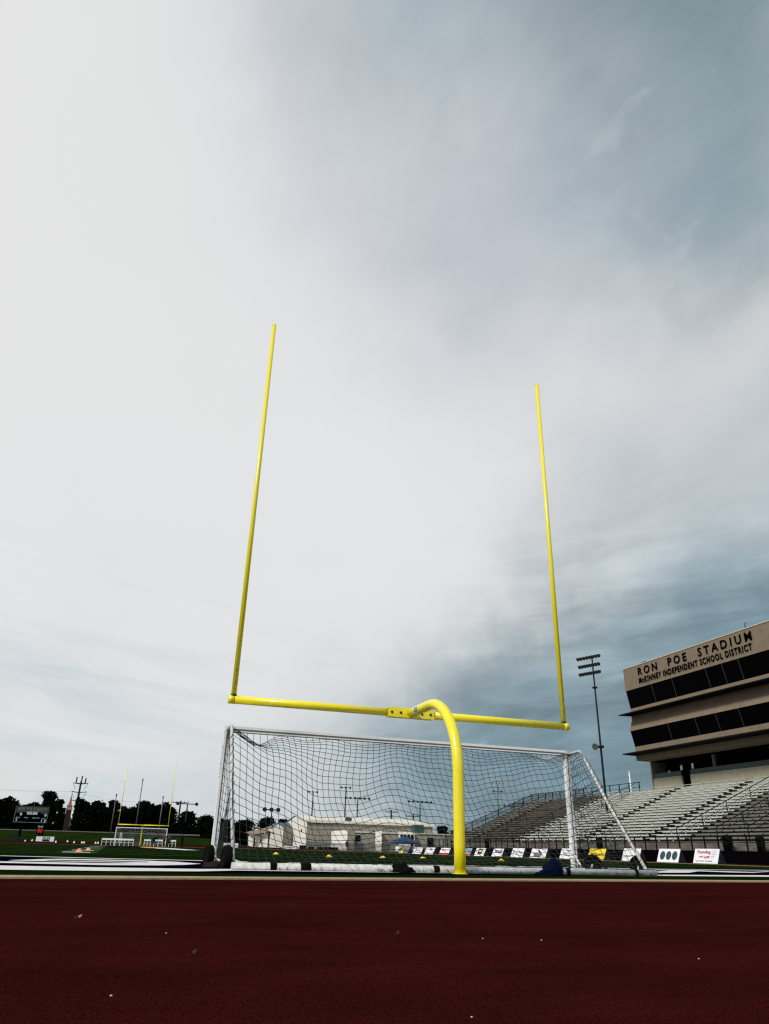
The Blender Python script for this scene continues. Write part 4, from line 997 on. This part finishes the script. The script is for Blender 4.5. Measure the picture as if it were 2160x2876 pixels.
MB().box(51.2,53.2,131.5,133.2,3.36,5.0).build('roof_unit', 'greenbox', fb)
# brick church with spire
def church():
    Yc = 200; xc = at(189,2300,y=Yc).x
    t = thing('church', 'dark brick church with a pointed terracotta spire left of the transmission pole', 'church', (xc,Yc,2.2))
    MB().box(xc-.62,xc+.62,Yc-.62,Yc+.62,2,at(189,2275,y=Yc).z).build('tower', 'brick', t)
    zc = at(189,2275,y=Yc).z; z2_ = at(187,2262,y=Yc).z; zt_ = at(188,2226,y=Yc).z
    st = MB(); st.box(xc-.75,xc+.75,Yc-.75,Yc+.75,zc+.003,zc+.45); st.box(xc-.58,xc+.58,Yc-.58,Yc+.58,zc+.453,z2_-.2); st.build('belfry', 'stone', t)
    sp_ = MB(); b4 = [(xc-.75,Yc-.75),(xc+.75,Yc-.75),(xc+.75,Yc+.75),(xc-.75,Yc+.75)]; m4 = [(xc+(x-xc)*.42,Yc+(y-Yc)*.42) for x,y in b4]
    vs = [(x,y,z2_-.197) for x,y in b4]+[(x,y,z2_+.5) for x,y in m4]+[(xc,Yc,zt_)]
    fs = []
    for k_ in range(4): n_ = (k_+1) % 4; fs += [(k_,n_,4+n_,4+k_),(4+k_,4+n_,8)]
    sp_.add(vs, fs); sp_.build('spire', 'spire', t)
    x0 = at(193,2330,y=190).x; x1 = at(345,2330,y=190).x; zt2 = at(260,2308,y=190).z
    MB().box(x0,x1,190,198,2,zt2-1.0).build('nave_wall', 'brick', t)
    rf_ = MB(); rf_.prism([(189.5,zt2-1.0),(198.5,zt2-1.0),(194,zt2+.6)], 'x', x0-.3, x1+.3); rf_.build('roof', 'brick', t)
    for px in (237,262): x_ = at(px,2330,y=189.9).x; MB().box(x_-.25,x_+.25,189.6,189.95,2.2,at(px,2324,y=190).z).build('column', 'stone', t)
church()
# low pale wall on the bank
mw_ = MB(); xx0 = at(228,2345,y=170).x; xx1 = at(305,2345,y=170).x; mw_.box(xx0,xx1,170,170.3,2.0,at(260,2339,y=170).z); mw_.box(xx0-.05,xx1+.05,169.95,170.35,at(260,2339,y=170).z+.003,at(260,2339,y=170).z+.1)
tag(mw_.build('low_wall', 'road', origin=((xx0+xx1)/2,170,2)), 'low pale grey wall along the road below the church', 'wall')

# ------------------------------------------------------------------ small things by the buildings
def banner(px0, px1, pyt, pyb, Y, lab, art=None):
    A = at(px0,pyb,y=Y); B = at(px1,pyb,y=Y); z1_ = at((px0+px1)/2,pyt,y=Y).z; z0_ = .12
    t = thing('banner', lab, 'banner', ((A.x+B.x)/2,Y,0))
    s_ = MB().box(A.x,B.x,Y-.03,Y,z0_,z1_).build('sheet', 'paper', t)
    for x_ in (A.x+.04,B.x-.04): MB().box(x_-.03,x_+.03,Y+.003,Y+.05,0,z1_-.02).build('post', 'darkpole', t)
    if art: art(A.x, B.x, z0_, z1_, Y, s_)
def artM(x0,x1,z0,z1,Y,par):
    w = x1-x0; h = z1-z0
    m1 = MB(); text_mesh(m1, 'MLSTXW', (x0+w*.30,Y-.036,z0+h*.35), (1,0,0), (0,0,1), w*.56, h*.28, .008, 0, .04)
    m1.build('lettering', 'teal_ink', par); m1 = MB(); m1.prism([(x0+w*.1,z0+h*.5),(x0+w*.26,z0+h*.5),(x0+w*.22,z0+h*.34),(x0+w*.13,z0+h*.36)], 'y', Y-.04, Y-.032)
    m1.build('printed_mark', 'teal_ink', par)
def artB(x0,x1,z0,z1,Y,par):
    w = x1-x0; MB().box(x0+w*.25,x0+w*.62,Y-.04,Y-.032,z0+.12,z1-.1).build('printed_picture', 'blue_pic', par)
banner(793,832,2376,2391,118,'white banner with dark capitals left of the long hall', artM)
banner(626,668,2368,2384,118,'white banner with blue print behind the left goal post', artB)
eq = [((844,860,2374),'tall black box at the left of the fence'),((869,882,2378),'low black box second from the left'),((894,908,2379),'low black box in the middle of the fence'),((913,950,2379),'wide black box under the stair rail')]
for (a_, b_, c_y), lab in eq:
    Ye = 124; A = at(a_,c_y,y=Ye); B = at(b_,c_y,y=Ye); h_ = max(.5, A.z)
    t = thing('equipment_box', lab, 'equipment box', ((A.x+B.x)/2,Ye,0), 'black boxes along the fence')
    MB().box(A.x,B.x,Ye,Ye+.8,.05,h_-.08).build('body', 'black', t); MB().box(A.x-.03,B.x+.03,Ye-.03,Ye+.83,h_-.077,h_).build('lid', 'strap', t)
# chain link fence in front of the buildings
fc = thing('fence', 'dark chain link fence in front of the long hall and flat roofed building', 'fence', (42,127,0))
fp = MB(); xq = 28.
while xq < 60: fp.tube([(xq,124.9+0.0,0),(xq,124.9,1.25)], .035, 6); xq += 2.6
fp.tube([(28,124.9,1.25),(60,124.9,1.25)], .03, 6); fp.build('frame', 'rail', fc)
cm = MB(); cm.add([(28,124.92,0),(60,124.92,0),(60,124.92,1.22),(28,124.92,1.22)], [(0,1,2,3)]); cm.build('wire_mesh', 'chain', fc)
# fence by the far left
# barrel & bins by stands
def bin_(x, y, z, lab, s=1.):
    t = thing('trash_can', lab, 'trash can', (x,y,z), 'black trash cans')
    MB().tube([(x,y,z),(x,y,z+.85*s)], [.27*s,.31*s], 14).build('can', 'black', t)
    MB().ball((x,y,z+.87*s), .32*s, 12, 6, 0, (1,1,.45)).build('lid', 'black', t)
bin_(38.9,34.4,.86,'black trash can on the stand walkway behind the board with red script', 1.1)
bin_(39.0,31.2,.86,'black trash can on the stand walkway near the right edge', 1.)
bin_(38.9,51.0,.86,'black trash can on the stand walkway above the yellow board', 1.)
bin_(38.9,75.0,.86,'black trash can on the stand walkway left, right of the gooseneck', 1.)
t = thing('water_cooler', 'white round water barrel beside the dark board and navy tent', 'barrel', (gx(1118,112),112,0))
cxx = gx(1118,112); MB().tube([(cxx,112,.1),(cxx,112,.3),(cxx,112,.7),(cxx,112,.92)], [.36,.42,.42,.34], 16).build('barrel', 'paper', t); MB().tube([(cxx,112,.92),(cxx,112,1.0)], .36, 16).build('lid', 'paper', t)
t = thing('picnic_bench', 'low dark bench beside the left scoreboard post', 'bench', (at(42,2356,y=126).x,126,0))
bx = at(42,2356,y=126).x; MB().box(bx-1.3,bx+1.3,125.8,126.2,.42,.48).build('seat', 'darkpole', t); MB().box(bx-1.3,bx+1.3,126.25,126.3,.55,.95).build('backrest', 'darkpole', t)
for s in (-1.1,1.1): MB().box(bx+s-.05,bx+s+.05,125.8,126.3,0,.417).build('leg', 'darkpole', t)

# ------------------------------------------------------------------ trees
def tree(px0, px1, pyt, Y, lab, m_='leaf', zb=2.2, airy=0., seed=1, low=.15, name='tree', nb=None):
    r_ = random.Random(seed)
    A = at(px0, 2300, y=Y).x; B = at(px1, 2300, y=Y).x; zt_ = at((px0+px1)/2, pyt, y=Y).z
    cx = (A+B)/2; rw = (B-A)/2; H_ = zt_-zb
    t = thing(name, lab, 'tree', (cx,Y,zb), 'dark trees along the far skyline')
    tk = MB(); tk.tube([(cx,Y,zb-.3),(cx+r_.uniform(-.2,.2),Y,zb+H_*.3),(cx+r_.uniform(-.3,.3),Y,zb+H_*.75)], [.35,.26,.08], 8)
    for k_ in range(7):
        a = r_.uniform(0,2*PI); z0_ = zb+H_*r_.uniform(.22,.5)
        tk.tube([(cx,Y,z0_),(cx+math.cos(a)*rw*.4,Y+math.sin(a)*rw*.3,z0_+H_*.16),(cx+math.cos(a)*rw*.75,Y+math.sin(a)*rw*.6,z0_+H_*.3)], [.16,.10,.04], 6)
    tk.build('trunk', 'bark', t)
    cr = MB(); nb = nb or int(26+rw*4)
    blobs = []
    for k_ in range(nb):
        zc = low+(1-low)*((k_+.5)/nb)
        env = math.sqrt(max(.05, 1-((zc-.45)/.62)**2)) if zc > .45 else (.8+.2*zc/.45)
        a = r_.uniform(0,2*PI); q_ = r_.uniform(.1,.80)*env
        br = min(rw, H_*.6)*r_.uniform(.24,.40)*(1-airy*.45)
        blobs.append((cx+math.cos(a)*rw*q_*.92, Y+math.sin(a)*rw*.7*q_, min(zb+H_*zc, zt_-br*.8), br))
    blobs.append((cx+rw*r_.uniform(-.2,.2), Y, zt_-rw*.2, rw*.2))
    per = int(150*(1-airy*.4))
    for (bx_,by_,bz_,br) in blobs:
        for q_ in range(per):
            while True:
                v = Vector((r_.uniform(-1,1),r_.uniform(-1,1),r_.uniform(-1,1)))
                if .2 < v.length < 1: break
            v = v.normalized()*(v.length**.5)
            p = Vector((bx_,by_,bz_))+v*br*(r_.uniform(.75,1.15) if r_.random() < .88 else r_.uniform(1.1,1.4))
            if p.z < zb-.1: continue
            s_ = r_.uniform(.16,.34)
            n1 = Vector((r_.gauss(0,1),r_.gauss(0,1),r_.gauss(0,1))).normalized(); n2 = n1.orthogonal().normalized(); n3 = n1.cross(n2)
            cr.add([p-n2*s_, p-n3*s_*.7, p+n2*s_, p+n3*s_*.7], [(0,1,2,3)])
    cr.build('crown', m_, t)
TR = [(-30,32,2251,205,'low spreading tree at the left edge of the picture','leaf',0,.1),
 (-10,50,2264,190,'dense low tree directly behind the scoreboard left half','leaf',0,.0),
 (40,100,2262,188,'dense low tree directly behind the scoreboard right half','leaf',0,.0),
 (92,165,2224,205,'tall airy tree rising over the right corner of the scoreboard','leaf2',.35,.3),
 (138,184,2247,200,'smaller airy tree between scoreboard and church spire','leaf2',.3,.1),
 (150,206,2288,206,'low dark tree behind the church tower','leaf',0,.0),
 (196,258,2258,215,'rounded dark tree right of the transmission pole','leaf',0,.0),
 (228,300,2252,212,'broad dark tree between transmission pole and distant goal','leaf',0,.0),
 (286,340,2249,208,'airy tree with sky gaps at the left upright of the distant goal','leaf2',.55,.25),
 (300,352,2292,200,'low bushy tree under the airy one at the distant goal','leaf',.1,.0),
 (346,392,2268,205,'dark tree left of the tallest flagpole','leaf',0,.0),
 (366,436,2252,208,'tallest rounded tree in the middle of the distant goal','leaf',0,.0),
 (424,470,2275,206,'dark tree left of the right flagpole','leaf',0,.0),
 (444,502,2269,208,'rounded tree at the right upright of the distant goal','leaf',0,.0),
 (492,560,2281,206,'dark tree below the two armed utility pole','leaf',0,.0),
 (550,612,2293,215,'small rounded tree just left of the near goal post','leaf',0,.0),
 (590,668,2303,200,'low dark tree line piece between near goal posts','leaf',0,.0),
 (650,730,2305,200,'low dark tree above the brown roofed house','leaf',0,.0),
 (715,790,2299,195,'dark tree behind the small gabled shed','leaf',0,.0),
 (770,830,2303,195,'dark tree behind the bright gable of the long hall','leaf',0,.0),
 (1222,1262,2322,190,'low tree beyond the right end of the flat roofed building','leaf',0,.0),
 (1240,1330,2332,200,'low dark tree seen past the gooseneck','leaf',0,.0)]
for k_, (a, b2, ty, Y, lab, m_, airy, low) in enumerate(TR):
    tree(a, b2, ty, Y, lab, m_, 2.2 if a < 600 else 0.2, airy, 20+k_, low)
# low dark shrub line that fills in under the trees
sh = MB(); r_ = random.Random(5)
for k_ in range(22000):
    x_ = r_.uniform(-62, 26); y_ = r_.uniform(176,187); zb_ = 2.1 if x_ < 8 else 1.0
    p = Vector((x_, y_, zb_+r_.random()**1.15*((6.3 if x_ < 8 else 4.0)+.7*math.sin(x_*.35)+.5*math.sin(x_*1.3))))
    if abs(x_-at(189,2300,y=200).x) < 2.2: continue
    n1 = Vector((r_.gauss(0,1),r_.gauss(0,1),r_.gauss(0,1))).normalized(); n2 = n1.orthogonal().normalized(); n3 = n1.cross(n2); s_ = r_.uniform(.3,.6)
    sh.add([p-n2*s_, p-n3*s_*.7, p+n2*s_, p+n3*s_*.7], [(0,1,2,3)])
tag(sh.build('undergrowth', 'leaf', origin=(-18,181,2)), 'dark undergrowth below the far trees', 'undergrowth', None, 'stuff')

# ------------------------------------------------------------------ debris on the track
deb = [((219,2581),'leaf','dryleaf','brown curled dry leaf lying on the red track at left',.014),((540,2685),'leaf','rust','dark flattened leaf on the red track, left of centre',.012),((1115,2628),'leaf','rust','dark bit of leaf on the red track near the middle',.010),
 ((467,2621),'pebble','pebble','white pebble on the track just right of the dry leaf',.0036),((312,2797),'pebble','pebble','white pebble near the bottom left corner of the track',.0036),
 ((1325,2856),'pebble','pebble','white pebble at the bottom edge of the track',.0028),((1521,2641),'pebble','pebble','white pebble on the right half of the track',.0036),((1963,2693),'pebble','pebble','white pebble near the right edge of the track',.0036),((1356,2636),'pebble','pebble','pale flake of grit left of the pebble on the right half',.0036)]
for (q, nm, m_, lab, s_) in deb:
    p = at(q[0], q[1], z=.01)
    mb = MB()
    if nm == 'pebble': mb.ball((p.x,p.y,.008+s_*.6), s_, 7, 5, 0, (1,.8,.6)); tag(mb.build('pebble', m_, origin=(p.x,p.y,.008)), lab, 'pebble')
    else:
        for i in range(7):
            f = i/6; w_ = s_*.45*math.sin(PI*min(.98,f+.04)); 
            mb.v += [(p.x-s_+2*s_*f, p.y-w_, .012+.012*f+.006*math.sin(6*f)), (p.x-s_+2*s_*f, p.y, .016+.010*f), (p.x-s_+2*s_*f, p.y+w_, .014+.016*f)]
        for i in range(6):
            a = 3*i
            for q_ in (0,1): mb.f.append((a+q_,a+q_+1,a+q_+4,a+q_+3)); mb.m.append(0); mb.smooth.append(True)
        tag(mb.build('leaf', m_, origin=(p.x,p.y,.008)), lab, 'leaf')

# ------------------------------------------------------------------ sky
W = bpy.data.worlds.new('World'); SC.world = W; W.use_nodes = True
nt = W.node_tree; N = nt.nodes; L = nt.links; N.clear()
out = N.new('ShaderNodeOutputWorld'); bg = N.new('ShaderNodeBackground'); L.new(bg.outputs[0], out.inputs[0])
tc = N.new('ShaderNodeTexCoord')
def math_(op, a, b=None, c=None, clamp=False):
    n_ = N.new('ShaderNodeMath'); n_.operation = op; n_.use_clamp = clamp
    for i, v in enumerate((a, b, c)):
        if v is None: continue
        if isinstance(v, (int, float)): n_.inputs[i].default_value = v
        else: L.new(v, n_.inputs[i])
    return n_.outputs[0]
sep = N.new('ShaderNodeSeparateXYZ'); L.new(tc.outputs['Generated'], sep.inputs[0])
dx, dy, dz = sep.outputs
hyp = math_('SQRT', math_('ADD', math_('MULTIPLY', dx, dx), math_('MULTIPLY', dy, dy)))
az = math_('MULTIPLY', math_('ARCTAN2', dx, dy), 180/PI)
el = math_('MULTIPLY', math_('ARCTAN2', dz, hyp), 180/PI)
# cloud-layer coordinates
zc_ = math_('MAXIMUM', math_('ADD', dz, .10), .05)
cx_ = math_('DIVIDE', dx, zc_); cy_ = math_('DIVIDE', dy, zc_)
cmb = N.new('ShaderNodeCombineXYZ'); L.new(cx_, cmb.inputs[0]); L.new(cy_, cmb.inputs[1])
def noise(vec, sc, det, ro, st=(1,1,1), rot=0, dist=0.):
    mp = N.new('ShaderNodeMapping'); mp.inputs['Scale'].default_value = st; mp.inputs['Rotation'].default_value = (0,0,rot)
    L.new(vec, mp.inputs[0]); n_ = N.new('ShaderNodeTexNoise'); n_.inputs['Scale'].default_value = sc; n_.inputs['Detail'].default_value = det; n_.inputs['Roughness'].default_value = ro; n_.inputs['Distortion'].default_value = dist
    L.new(mp.outputs[0], n_.inputs['Vector']); return n_.outputs['Fac']
nA = noise(tc.outputs['Generated'], 3.2, 5, .55); nB = noise(tc.outputs['Generated'], 3.7, 5, .55, (1.3,1,1), 1.2)
azw = math_('ADD', az, math_('MULTIPLY', math_('SUBTRACT', nA, .5), 34)); elw = math_('ADD', el, math_('MULTIPLY', math_('SUBTRACT', nB, .5), 17))
def blob(a0, e0, sa, se):
    u = math_('DIVIDE', math_('SUBTRACT', azw, a0), sa); v = math_('DIVIDE', math_('SUBTRACT', elw, e0), se)
    r2 = math_('ADD', math_('MULTIPLY', u, u), math_('MULTIPLY', v, v))
    return math_('EXPONENT', math_('MULTIPLY', r2, -1.0))
cur = None
base = N.new('ShaderNodeRGB'); base.outputs[0].default_value = rgb(196,204,209); cur = base.outputs[0]
def mixc(fac, a, colr, mode='MIX'):
    m_ = N.new('ShaderNodeMix'); m_.data_type = 'RGBA'; m_.blend_type = mode; m_.clamp_factor = True
    if isinstance(fac, (int, float)): m_.inputs[0].default_value = fac
    else: L.new(fac, m_.inputs[0])
    L.new(a, m_.inputs[6])
    if isinstance(colr, tuple): m_.inputs[7].default_value = colr
    else: L.new(colr, m_.inputs[7])
    return m_.outputs[2]
BL = [(-30,34,38,48,(228,228,228),1.3),(3,30,22,26,(227,227,228),1.2),
 (17,24,19,13,(229,229,229),1.5),(12,37,20,11,(227,227,228),1.1),(-6,22,22,16,(229,229,229),1.3),(-10,50,20,12,(227,227,227),.9),(20,62,15,9,(158,172,181),.85),(52,60,26,11,(104,126,134),1.05),(45,47,14,10,(134,153,163),.95),(28,46,13,11,(186,193,201),.8),(12,54,12,8,(203,207,213),.6),
 (56,42,10,5,(150,166,174),.5),
 (52,35.5,16,5.0,(210,212,214),.8),(36,33,12,7,(217,218,220),.7),
 (48,27,12,5,(190,198,203),.7),(34,22,9,7,(196,203,207),.5),(48,20,10,4,(165,178,185),.6),
 (49,14,13,6,(108,134,145),.95),(37,13,9,5,(128,150,160),.8),(47,4.5,18,7.5,(84,113,125),1.05),(34,6,9,6,(100,128,139),.75),(27,4.5,14,7,(122,148,160),.9),(-6,11,16,8,(221,224,226),.9),(2,20,16,12,(226,227,228),.8),
 (12,3.5,9,4,(190,202,207),.4),(-8,11,9,2.2,(204,211,215),.5),(-6,3,7,1.2,(172,196,204),.5),(-9,4.6,5,1.2,(218,219,216),.7)]
for (a0_, e0, sa, se, c3, st) in BL:
    cur = mixc(math_('MULTIPLY', blob(a0_, e0, sa, se), st, clamp=True), cur, rgb(*c3))
# streaks and wisps of the cloud layer, stronger in the dark parts
sw = N.new('ShaderNodeSeparateColor'); L.new(cur, sw.inputs[0])
darkness = math_('MULTIPLY', math_('SUBTRACT', .70, sw.outputs[0]), 1.9, clamp=True)
n1 = noise(cmb.outputs[0], 1.6, 8, .6, (1,.5,1), .55, .6)
n2 = noise(cmb.outputs[0], 4.5, 7, .62, (1,.35,1), .75, .8)
strk = math_('ADD', math_('MULTIPLY', math_('SUBTRACT', n1, .5), .9), math_('MULTIPLY', math_('SUBTRACT', n2, .5), .35))
fac = math_('ADD', 1.0, math_('MULTIPLY', strk, math_('ADD', math_('MULTIPLY', darkness, 1.15), .05)))
vm = N.new('ShaderNodeVectorMath'); vm.operation = 'SCALE'; L.new(cur, vm.inputs[0]); L.new(fac, vm.inputs['Scale'])
cur = vm.outputs[0]
cb2 = N.new('ShaderNodeCombineXYZ'); L.new(math_('MULTIPLY', az, 1/26.), cb2.inputs[0]); L.new(math_('ADD', math_('MULTIPLY', el, 1/3.2), math_('MULTIPLY', az, .035)), cb2.inputs[1])
n4 = noise(cb2.outputs[0], 1.15, 7, .62, (1,1,1), 0, .4)
lowm = math_('MULTIPLY', math_('EXPONENT', math_('MULTIPLY', math_('POWER', math_('DIVIDE', math_('SUBTRACT', el, 7.), 8.5), 2), -1)), .9)
bandf = math_('MULTIPLY', math_('MULTIPLY', math_('SUBTRACT', n4, .47), 4., clamp=True), math_('MULTIPLY', lowm, math_('MULTIPLY', math_('SUBTRACT', 24, az), .05, clamp=True)))
cur = mixc(math_('MULTIPLY', bandf, .62), cur, rgb(172,192,200))
bandb = math_('MULTIPLY', math_('MULTIPLY', math_('SUBTRACT', .44, n4), 4., clamp=True), math_('MULTIPLY', lowm, math_('MULTIPLY', math_('SUBTRACT', 24, az), .05, clamp=True)))
cur = mixc(math_('MULTIPLY', bandb, .35), cur, rgb(222,224,224))
n5 = noise(cmb.outputs[0], 7.5, 8, .6, (1,.5,1), 1.0, 1.2)
fine = math_('MULTIPLY', math_('MULTIPLY', math_('SUBTRACT', n5, .57), 4., clamp=True), math_('MULTIPLY', math_('MULTIPLY', darkness, .75), math_('MULTIPLY', math_('SUBTRACT', el, 16), .06, clamp=True)))
cur = mixc(fine, cur, rgb(206,213,216))
lowr = math_('MULTIPLY', math_('EXPONENT', math_('MULTIPLY', math_('POWER', math_('DIVIDE', math_('SUBTRACT', el, 13.), 9.), 2), -1)), math_('MULTIPLY', math_('SUBTRACT', az, 22), .08, clamp=True))
cb3 = N.new('ShaderNodeCombineXYZ'); L.new(math_('MULTIPLY', az, 1/14.), cb3.inputs[0]); L.new(math_('ADD', math_('MULTIPLY', el, 1/2.4), math_('MULTIPLY', az, -.03)), cb3.inputs[1])
n6 = noise(cb3.outputs[0], 1.1, 7, .6, (1,1,1), 0, .7)
vm2 = N.new('ShaderNodeVectorMath'); vm2.operation = 'SCALE'; L.new(cur, vm2.inputs[0]); L.new(math_('ADD', 1.03, math_('MULTIPLY', math_('MULTIPLY', math_('SUBTRACT', n6, .5), 1.3), lowr)), vm2.inputs['Scale']); cur = vm2.outputs[0]
n3 = noise(cmb.outputs[0], 2.6, 6, .55, (1,.45,1), .9, .5)
wisp = math_('MULTIPLY', math_('MULTIPLY', math_('SUBTRACT', n3, .60), 5.5, clamp=True), math_('MULTIPLY', darkness, .55))
cur = mixc(wisp, cur, rgb(205,211,214))
# a little of the physical sky
sky = N.new('ShaderNodeTexSky'); sky.sky_type = 'NISHITA'; sky.sun_disc = False
SUN_EL = math.radians(38); SUN_AZ = math.radians(-122)
sky.sun_elevation = SUN_EL; sky.sun_rotation = SUN_AZ
vs_ = N.new('ShaderNodeVectorMath'); vs_.operation = 'SCALE'; vs_.inputs['Scale'].default_value = .06; L.new(sky.outputs[0], vs_.inputs[0])
cur = mixc(.03, cur, vs_.outputs[0])
# below the horizon: dull ground tone
below = math_('MULTIPLY', math_('MULTIPLY', dz, -1), 25, clamp=True)
cur = mixc(below, cur, (.03,.035,.03,1))
L.new(cur, bg.inputs[0]); bg.inputs[1].default_value = 1.0

sl = bpy.data.lights.new('sun', 'SUN'); sl.energy = 2.8; sl.angle = math.radians(10); sl.color = (1, .96, .9)
so = bpy.data.objects.new('sun', sl); COL.objects.link(so)
sd = Vector((math.sin(SUN_AZ)*math.cos(SUN_EL), math.cos(SUN_AZ)*math.cos(SUN_EL), math.sin(SUN_EL)))
so.rotation_euler = sd.to_track_quat('Z', 'Y').to_euler()

SC.view_settings.view_transform = 'Standard'; SC.view_settings.look = 'None'; SC.view_settings.exposure = 0; SC.view_settings.gamma = 1
SC.render.engine = 'CYCLES'
SC.cycles.use_denoising = True
SC.cycles.filter_width = 1.3 if hasattr(SC.cycles, 'filter_width') else 1.5
SC.render.resolution_x = 769; SC.render.resolution_y = 1024
